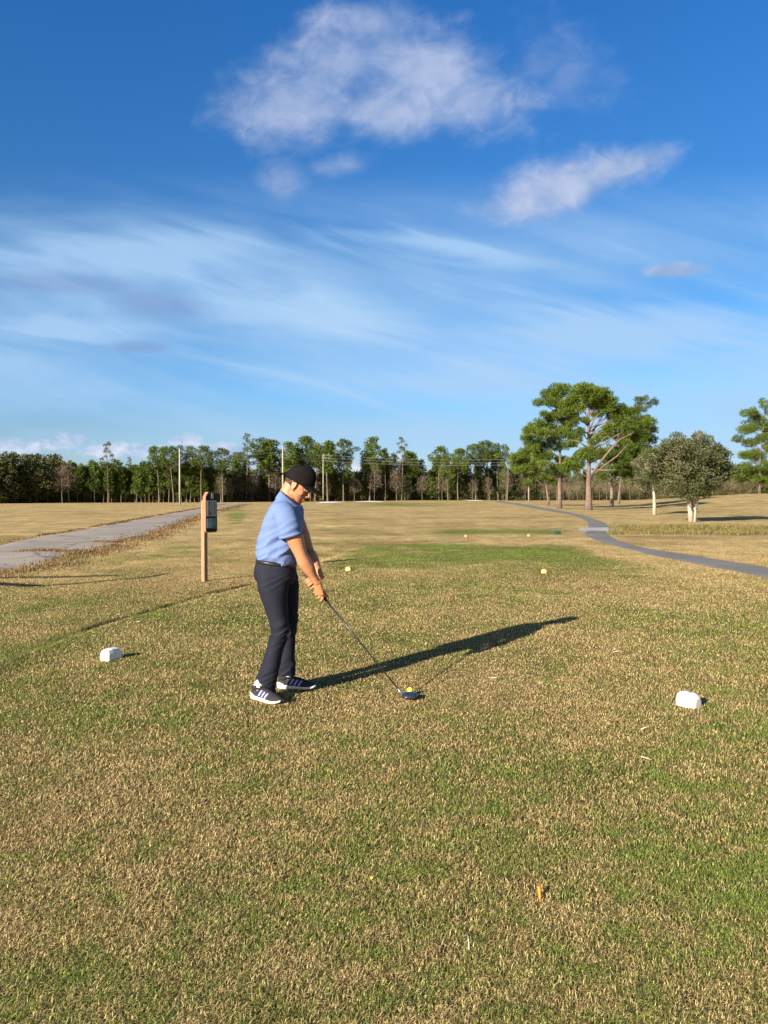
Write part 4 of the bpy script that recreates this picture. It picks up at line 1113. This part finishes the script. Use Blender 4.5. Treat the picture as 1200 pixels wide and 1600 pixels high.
    s_.rings([tr(407, 457, 884, .145, tilt=3), tr(403.5, 461, 879, .163, tilt=4), tr(402, 463.5, 871, .170, tilt=4), tr(402.5, 465, 858, .168, tilt=3), tr(404, 468, 843, .170, tilt=2), tr(407.5, 472, 828, .182, tilt=0), tr(411.5, 474, 814, .192, tilt=-1), tr(416.5, 474, 800, .196, tilt=-2), tr(423, 472, 790, .180, tilt=-1), tr(430, 471, 787, .140, tilt=5), tr(436, 469, 781, .095, tilt=10), tr(440.5, 466, 779, .070, tilt=11)])
    for pts, rd in (([P(442, 796, 5.66), P(444, 803, 5.59), P(449, 818, 5.575), P(453, 830, 5.575), P(454.5, 838, 5.577)], [.070, .088, .088, .086, .088]),
                    ([P(450, 796, 5.88), P(455, 803, 5.955), P(460, 818, 5.965), P(464, 829, 5.96)], [.068, .078, .074, .070])):
        s_.tube(pts, [(r*.88, r) for r in rd], 26, up=(0, 1, 0))
    for px, Y in ((440, 5.66), (449, 5.87)): s_.ell(P(px, 797, Y), (.085, .085, .065))
    so = add('shirt', organic(s_, 'shirt', shm, .0055, 5, shirt_disp))
    col_ = MB(); rs = []
    for q_ in (tr(440, 466.5, 779, .074, tilt=12), tr(437.6, 469, 782.5, .088, tilt=12), tr(435, 471.2, 786.5, .104, tilt=12), tr(432.2, 473, 790, .124, tilt=11)):
        rs.append([q_[k % 36] for k in range(2, 35)])
    cvv = [p for r_ in rs for p in r_]; cff = [(i*33+k, i*33+k+1, (i+1)*33+k+1, (i+1)*33+k) for i in range(3) for k in range(32)]
    col_.add(cvv, cff); c_o = col_.build('collar', shm, so); sd = c_o.modifiers.new('s', 'SOLIDIFY'); sd.thickness = .009; sd.offset = 1
    for sy, (qa, qb, qc) in ((-1, (P(454.5, 838.3, 5.577), .088, .082)), (1, (P(464.3, 829.6, 5.96), .072, .068))):   # knitted sleeve bands
        dn = Vector((.02, 0, -.085)).normalized()
        hb = MB(); hb.tube([qa-dn*.016, qa+dn*.002], [(qb*.94+.0015, qb*1.02+.0015)]*2 if False else [(qb*.90, qb*1.0)]*2, 26, up=(0, 1, 0)); hb.build('sleeve_band', shm, so)
    pk = MB(); r0_ = [tr(430, 473.8, 787+6*i, .1, tilt=8-2*i)[0] for i in range(5)]
    pk.tube([p+Vector((.001, 0, 0)) for p in r0_], [(.015, .0035)]*5, 8, up=(0, 1, 0)); pk.build('placket', shm, so)
    # --- trousers
    def pant_disp(co, no):
        x, y, z = co[:, 0], co[:, 1], co[:, 2]
        n = np.array([mn.noise(Vector((a*8, b*8, c*5+a*3))) for a, b, c in zip(x, y, z)])
        f = np.array([mn.noise(Vector((a*5, b*5, c*22-a*12))) for a, b, c in zip(x, y, z)])
        kn = np.exp(-((z-.50)/.09)**2)+.6*np.exp(-((z-.16)/.08)**2)+.5*np.exp(-((z-.86)/.06)**2)
        return .007*n+.020*(.35-np.abs(f)*1.5)*kn
    pm = mat('trouser_cloth', (.0125, .0145, .026), .8, var=.15, scale=6, bump=.15, bscale=500, spec=.2)
    t_ = MB()
    def er(px, py, Y, hx, hy, dz=0): return P(px, py, Y), (hy, hx)
    def leg(L_):
        pts = [a[0] for a in L_]; rd = [a[1] for a in L_]; t_.tube(pts, rd, 26, up=(0, 1, 0))
    leg([er(427, 900, 5.68, .125, .100), er(427, 918, 5.675, .115, .100), er(430, 940, 5.67, .094, .092), er(434.5, 962, 5.665, .078, .080), er(438.5, 980, 5.66, .070, .074), er(436, 995, 5.655, .066, .070), er(428, 1020, 5.635, .064, .068), er(421.5, 1045, 5.615, .068, .068), er(415.5, 1070, 5.60, .080, .070), er(414.5, 1082, 5.597, .083, .072)])
    leg([er(443, 900, 5.86, .110, .095), er(448, 920, 5.87, .096, .092), er(450, 942, 5.89, .082, .086), er(451, 962, 5.90, .074, .080), er(452.5, 978, 5.905, .070, .074), er(451, 1000, 5.915, .056, .068), er(449.5, 1020, 5.925, .058, .066), er(447.5, 1040, 5.93, .070, .068), er(446.5, 1054, 5.93, .074, .068)])
    t_.rings([tr(404, 458, 912, .165, 5.77), tr(398.5, 463, 902, .180, 5.77, 0), tr(397, 463.5, 893, .180, 5.77, 2), tr(399, 463, 884, .175, 5.77, 3), tr(401.5, 462.5, 877, .168, 5.77, 4), tr(402, 462.3, 874.5, .168, 5.77, 4)])
    to = add('trousers', organic(t_, 'trousers', pm, .006, 4, pant_disp))
    # belt
    bl = MB(); r1 = [tr(401+.2*i, 463.4-.1*i, 881-1.6*i, .172, 5.77, 4) for i in range(4)]
    bl.rings(r1, cap=False); bo = bl.build('belt', mat('belt_leather', (.012, .011, .012), .4), root); sd = bo.modifiers.new('s', 'SOLIDIFY'); sd.thickness = .004; sd.offset = 1
    MB().box(P(462.5, 884, 5.75)+Vector((.002, 0, 0)), (.003, .02, .017), None, .002).build('buckle', mat('buckle_metal', (.55, .54, .52), .3, 1), bo, False)

    # --- shoes
    upm = mat('shoe_knit', (.022, .021, .026), .8, bump=.5, bscale=500); slm = mat('shoe_sole', (.82, .80, .76), .6, var=.06); stm = mat('shoe_stripe', (.34, .38, .85), .5); sk = mat('white_sock', (.78, .77, .76), .9, bump=.5, bscale=300)
    for heel, toe, ank, lbl in ((at(393.5, 1091.5), at(452, 1105), P(415, 1066, 5.60), 'near'), (at(433, 1076.5), at(489.5, 1078.5), P(446, 1046, 5.93), 'far')):
        heel = Vector((heel.x, heel.y, hz(heel.x, heel.y)+.004)); d = toe-heel; d.z = 0; d.normalize(); toe = heel+d*.305
        n = Vector((-d.y, d.x, 0)); inner = 1
        def q(l, w, z): return heel-inv+d*l+n*w+Vector((0, 0, z))
        sh = empty_child('shoe', root)
        L = .305
        # outline half widths along the foot (asymmetric last)
        st = [0, .012, .04, .08, .13, .18, .22, .255, .285, .300, .305]
        wd = [.010, .026, .037, .038, .037, .044, .050, .048, .034, .018, .006]
        zt = [.044, .046, .042, .037, .032, .029, .027, .027, .030, .034, .036]   # top of sole
        zb = [.012, .004, .0, .0, .0, .0, .0, .004, .011, .018, .022]
        rs = []
        for l, w, a, b in zip(st, wd, zt, zb):
            w2 = w*1.10+.003
            rs.append([q(l, -w2*.85, b), q(l, -w2, (a+b)*.45), q(l, -w2*.98, a), q(l, 0, a), q(l, w2*.98, a), q(l, w2, (a+b)*.45), q(l, w2*.85, b), q(l, 0, b)])
        so_ = MB(); so_.rings(rs); so = so_.build('sole', slm, sh); md = so.modifiers.new('s', 'SUBSURF'); md.levels = 2; md.render_levels = 2
        # upper
        top = [.075, .092, .098, .098, .098, .088, .070, .058, .050, .042, .036]
        rs = []
        for l, w, a, tp_ in zip(st, wd, zt, top):
            ring = []
            for k in range(20):
                an = 2*math.pi*k/20; c_, s_2 = math.cos(an), math.sin(an)
                zz_ = a-.012 + (max(s_2, 0)**.85)*(tp_-a+.012) - max(-s_2, 0)*.004
                ring.append(q(l+.002, w*c_*(1-.18*max(0, s_2)), zz_))
            rs.append(ring)
        up = MB(); up.rings(rs)
        uo = up.build('upper', upm, sh); md = uo.modifiers.new('s', 'SUBSURF'); md.levels = 2; md.render_levels = 2
        cf = MB(); cf.tube([q(.062, 0, .075), q(.058, 0, .098), q(.056, 0, .108)], [(.036, .050), (.034, .046), (.035, .047)], 20, up=n); cf.build('ankle_collar', upm, sh)
        sc = MB(); sc.tube([q(.064, 0, .08), q(.072, 0, .105), q(.088, 0, .13)], [(.033, .042), (.031, .038), (.028, .032)], 18, up=n); sc.build('sock', sk, root)
        for side in (-1, 1):
            for i in range(3):
                l0 = .098+.031*i
                def sf(l, z):
                    w = float(np.interp(l, st, wd)); zt_ = float(np.interp(l, st, zt)); tp_ = float(np.interp(l, st, top))
                    s_2 = max(0, min(1, (z-zt_+.012)/(tp_-zt_+.012)))**(1/.85); c_ = math.sqrt(max(0, 1-s_2*s_2))
                    return q(l+.002, side*(w*c_*(1-.18*s_2)+.0035), z)
                V = []; m = 6
                for j in range(m):
                    z = .040+.042*j/(m-1)-.006*i; V += [sf(l0+.024*j/(m-1), z), sf(l0+.017+.024*j/(m-1), z)]
                so2 = MB(); so2.add(V, [(2*j, 2*j+1, 2*j+3, 2*j+2) for j in range(m-1)]); s2 = so2.build('stripe', stm, uo); sd = s2.modifiers.new('s', 'SOLIDIFY'); sd.thickness = .002; sd.offset = 0
            hl = MB(); hl.tube([q(.004, side*.020, .052), q(.03, side*.040, .050), q(.065, side*.0425, .038)], [(.002, .006), (.002, .006), (.002, .004)], 8, up=n); hl.build('heel_clip', slm, sh)
        la = MB()
        for i in range(5):
            l = .115+.022*i; z = float(np.interp(l, st, top))-.001; la.tube([q(l, -.022, z-.006), q(l+.004, 0, z+.003), q(l, .022, z-.006)], .003, 8)
        la.tube([q(.11, .0, .100), q(.10, .02, .112), q(.115, .03, .10)], .0025, 6); la.tube([q(.11, .0, .100), q(.10, -.02, .113), q(.118, -.03, .10)], .0025, 6)
        la.build('laces', upm, sh)
    return root
def empty_child(name, parent):
    o = bpy.data.objects.new(name, None); col.objects.link(o); o.parent = parent; o.empty_display_size = .05; return o
golfer()

# ------------------------------------------------------------------ sun, sky, clouds
az = math.atan2(SUN.x, SUN.y)                       # clockwise from +y
sd = Vector((SUN.x*math.cos(EL), SUN.y*math.cos(EL), math.sin(EL)))
ld = bpy.data.lights.new('sun', 'SUN'); ld.energy = 5.0; ld.angle = R(.53); ld.color = (1.0, .89, .73)
lo = bpy.data.objects.new('sun', ld); col.objects.link(lo); lo.rotation_euler = (-sd).to_track_quat('-Z', 'Y').to_euler(); lo.location = (0, 0, 30)

world = bpy.data.worlds.new('World'); scene.world = world; world.use_nodes = True
nt = world.node_tree; N = nt.nodes.new; L = nt.links.new
bg = nt.nodes['Background']
sky = N('ShaderNodeTexSky'); sky.sky_type = 'NISHITA'; sky.sun_disc = False; sky.sun_elevation = EL; sky.sun_rotation = az
sky.air_density = 1.0; sky.dust_density = .4; sky.ozone_density = 2.0; sky.altitude = 0
def math_(op, a, b=None, c=None, clamp=False):
    n = N('ShaderNodeMath'); n.operation = op; n.use_clamp = clamp
    for i, v in enumerate((a, b, c)):
        if v is None: continue
        if isinstance(v, (int, float)): n.inputs[i].default_value = v
        else: L(v, n.inputs[i])
    return n.outputs[0]
geo = N('ShaderNodeTexCoord'); sep = N('ShaderNodeSeparateXYZ'); L(geo.outputs['Generated'], sep.inputs[0])
X, Yy, Zz = sep.outputs
ys = math_('MAXIMUM', Yy, .05)
U = math_('DIVIDE', X, ys); V = math_('DIVIDE', Zz, ys)
front = math_('GREATER_THAN', Yy, .05)
cmb = N('ShaderNodeCombineXYZ'); L(U, cmb.inputs[0]); L(V, cmb.inputs[1])
uv = cmb.outputs[0]
def nz(vec, scale, det, rough=.55, sx=1, sy=1, rotz=0, off=(0, 0, 0), dist=0):
    mp = N('ShaderNodeMapping'); mp.vector_type = 'TEXTURE'; mp.inputs['Scale'].default_value = (1/sx, 1/sy, 1); mp.inputs['Rotation'].default_value = (0, 0, rotz); mp.inputs['Location'].default_value = off
    L(vec, mp.inputs['Vector']); n = N('ShaderNodeTexNoise'); n.inputs['Scale'].default_value = scale; n.inputs['Detail'].default_value = det
    n.inputs['Roughness'].default_value = rough; n.inputs['Distortion'].default_value = dist; L(mp.outputs[0], n.inputs['Vector']); return n.outputs['Fac']
def blob(px, py, rx, ry, ang=0):                     # soft elliptical field in direction space, 1 in the centre, 0 at the rim
    u0, v0 = (px-600)/F, (773-py)/F; c, s = math.cos(ang), math.sin(ang)
    du = math_('SUBTRACT', U, u0); dv = math_('SUBTRACT', V, v0)
    a = math_('ADD', math_('MULTIPLY', du, c), math_('MULTIPLY', dv, s)); b = math_('SUBTRACT', math_('MULTIPLY', dv, c), math_('MULTIPLY', du, s))
    a = math_('DIVIDE', a, rx/F); b = math_('DIVIDE', b, ry/F)
    return math_('SUBTRACT', 1, math_('SQRT', math_('ADD', math_('MULTIPLY', a, a), math_('MULTIPLY', b, b))))
def union(fs):
    o = fs[0]
    for f in fs[1:]: o = math_('SMOOTH_MAX', o, f, .25)
    return o
def ramp(v, a, b):
    n = N('ShaderNodeMapRange'); n.interpolation_type = 'SMOOTHSTEP'; n.inputs['From Min'].default_value = a; n.inputs['From Max'].default_value = b; L(v, n.inputs['Value']); return n.outputs[0]
# puffy clouds overhead
nA = nz(uv, 9, 6, .56, 1, 1.25, 0, (3, 1, 0), .25); nB = nz(uv, 24, 6, .6, 1, 1.3, .3, (9, 2, 0), .6)
nn = math_('ADD', math_('MULTIPLY', math_('SUBTRACT', nA, .5), 2.3), math_('MULTIPLY', math_('SUBTRACT', nB, .5), 1.3))
f1 = union([blob(470, 165, 140, 85, R(10)), blob(530, 110, 170, 80, R(18)), blob(735, 165, 135, 62, R(-6)), blob(640, 115, 180, 75, R(-6)), blob(580, 45, 120, 38, 0), blob(600, 185, 110, 48, 0)])
f2 = union([blob(870, 298, 150, 50, R(16)), blob(960, 268, 130, 32, R(14))])
f3 = union([blob(540, 262, 75, 28, R(5)), blob(440, 285, 55, 50, 0)])
f4 = blob(1052, 424, 56, 14, R(3)); f5 = blob(880, 110, 130, 110, R(-20))
d1 = ramp(math_('ADD', f1, math_('MULTIPLY', nn, .58)), -.2, .92)
d2 = ramp(math_('ADD', f2, math_('MULTIPLY', nn, .52)), -.15, .85)
d3 = math_('MULTIPLY', ramp(math_('ADD', f3, math_('MULTIPLY', nn, .5)), 0, 1.1), .55)
d4 = math_('MULTIPLY', ramp(math_('ADD', f4, math_('MULTIPLY', nn, .4)), -.2, .5), .8)
d5 = math_('MULTIPLY', ramp(math_('ADD', f5, math_('MULTIPLY', nn, .7)), .1, 1.3), .30)
puff = math_('MAXIMUM', math_('MAXIMUM', math_('MULTIPLY', d1, .78), math_('MULTIPLY', d2, .88)), math_('MAXIMUM', d3, math_('MAXIMUM', d4, d5)))
# low cumulus by the horizon
nL = nz(uv, 30, 7, .58, 1, 1.6, 0, (5, 7, 0), .2); nl = math_('MULTIPLY', math_('SUBTRACT', nL, .5), 2.2)
lows = union([blob(30, 697, 55, 17, R(4)), blob(100, 690, 70, 15, R(3)), blob(292, 690, 34, 16, 0), blob(350, 705, 70, 16, 0), blob(190, 704, 90, 16, 0), blob(600, 740, 90, 34, 0), blob(440, 730, 90, 30, 0), blob(700, 738, 70, 22, 0)])
dl = ramp(math_('ADD', lows, math_('MULTIPLY', nl, .55)), .05, .55)
dl = math_('MULTIPLY', dl, .85)
# high thin cirrus, drawn out and slightly tilted
nC = nz(uv, 2.0, 5, .52, 1.0, 3.4, R(-9), (2, 5, 0), .55); nD = nz(uv, 4.0, 5, .50, .9, 5.5, R(-15), (8, 1, 0), .9); nE = nz(uv, 1.6, 3, .5, 1, 2.2, 0, (4, 4, 0), .2)
band = math_('MULTIPLY', ramp(V, .43, .30), ramp(V, -.05, .08))
ci = math_('ADD', math_('MULTIPLY', nC, .74), math_('ADD', math_('MULTIPLY', nD, .26), math_('MULTIPLY', math_('SUBTRACT', nE, .5), .35)))
cirr = math_('MULTIPLY', ramp(ci, .27, .70), math_('MULTIPLY', band, .85))
streaks = union([blob(690, 385, 220, 30, R(-7)), blob(250, 400, 260, 55, R(2)), blob(1000, 520, 330, 70, R(2)), blob(100, 515, 160, 22, R(-2)), blob(480, 500, 260, 60, R(-12)), blob(700, 600, 420, 55, R(-3))])
st = math_('MULTIPLY', ramp(math_('ADD', streaks, math_('MULTIPLY', math_('SUBTRACT', nD, .5), 1.8)), -.1, .8), .55)
cirr = math_('MAXIMUM', cirr, st)
cirr = math_('SUBTRACT', math_('ADD', cirr, math_('MULTIPLY', st, .5)), 0)
# one grey patch
gp = union([blob(250, 478, 105, 34, R(-6)), blob(110, 445, 150, 22, R(-3)), blob(215, 543, 60, 13, 0)])
gpd = math_('MULTIPLY', ramp(math_('ADD', gp, math_('MULTIPLY', nn, .30)), -.1, .8), .5)
def mixc(fac, a, b):
    n = N('ShaderNodeMix'); n.data_type = 'RGBA'; L(math_('MULTIPLY', fac, front), n.inputs['Factor'])
    for s, v in ((6, a), (7, b)):
        if isinstance(v, tuple): n.inputs[s].default_value = (*v, 1)
        else: L(v, n.inputs[s])
    return n.outputs[2]
# sky colour trimmed toward the photo's deep blue
EXPO = 1.15; S = 1.93/2**EXPO
tint = N('ShaderNodeMix'); tint.data_type = 'RGBA'; tint.blend_type = 'MULTIPLY'; tint.inputs['Factor'].default_value = 1
L(sky.outputs[0], tint.inputs[6]); 
tr_ = N('ShaderNodeValToRGB'); el_ = tr_.color_ramp.elements
stops = [(0, (.45, .55, .72)), (.084, (.36, .50, .68)), (.128, (.36, .57, .80)), (.28, (.24, .51, .74)), (.36, (.20, .50, .80)), (.527, (.15, .51, .90))]
el_[0].position = stops[0][0]; el_[0].color = (*[v*S for v in stops[0][1]], 1); el_[1].position = stops[-1][0]; el_[1].color = (*[v*S for v in stops[-1][1]], 1)
for p_, c_ in stops[1:-1]:
    e_ = el_.new(p_); e_.color = (*[v*S for v in c_], 1)
L(Zz, tr_.inputs['Fac'])
bk = N('ShaderNodeMix'); bk.data_type = 'RGBA'; L(ramp(Yy, .25, -.35), bk.inputs['Factor']); L(tr_.outputs['Color'], bk.inputs[6]); bk.inputs[7].default_value = (.52*S, .46*S, .44*S, 1)
L(bk.outputs[2], tint.inputs[7])
c = tint.outputs[2]
c = mixc(cirr, c, (2.25*S, 3.4*S, 4.85*S))
c = mixc(gpd, c, (1.1*S, 1.7*S, 3.1*S))
pc = N('ShaderNodeMix'); pc.data_type = 'RGBA'; L(ramp(nn, -.7, .9), pc.inputs['Factor']); pc.inputs[6].default_value = (1.45*S, 2.1*S, 3.5*S, 1); pc.inputs[7].default_value = (3.1*S, 3.45*S, 4.4*S, 1)
c = mixc(puff, c, pc.outputs[2])
lc = N('ShaderNodeMix'); lc.data_type = 'RGBA'; L(ramp(nl, -.5, .6), lc.inputs['Factor']); lc.inputs[6].default_value = (1.7*S, 2.5*S, 4.0*S, 1); lc.inputs[7].default_value = (4.6*S, 4.7*S, 5.1*S, 1)
c = mixc(dl, c, lc.outputs[2])
L(c, bg.inputs['Color']); bg.inputs['Strength'].default_value = .10

# ------------------------------------------------------------------ camera and view
cd = bpy.data.cameras.new('camera'); cam = bpy.data.objects.new('camera', cd); col.objects.link(cam); scene.camera = cam
cam.location = (0, 0, CAM_H); cam.rotation_euler = (math.pi/2-PITCH, 0, 0)
cd.sensor_fit = 'VERTICAL'; cd.sensor_height = 24; cd.lens = 24*F/1600; cd.clip_start = .05; cd.clip_end = 6000
scene.render.resolution_x = 768; scene.render.resolution_y = 1024
scene.view_settings.view_transform = 'Standard'; scene.view_settings.look = 'None'; scene.view_settings.gamma = 1; scene.view_settings.exposure = EXPO
scene.cycles.max_bounces = 4; scene.cycles.diffuse_bounces = 2; scene.cycles.glossy_bounces = 2; scene.cycles.transmission_bounces = 2
scene.render.engine = 'CYCLES'
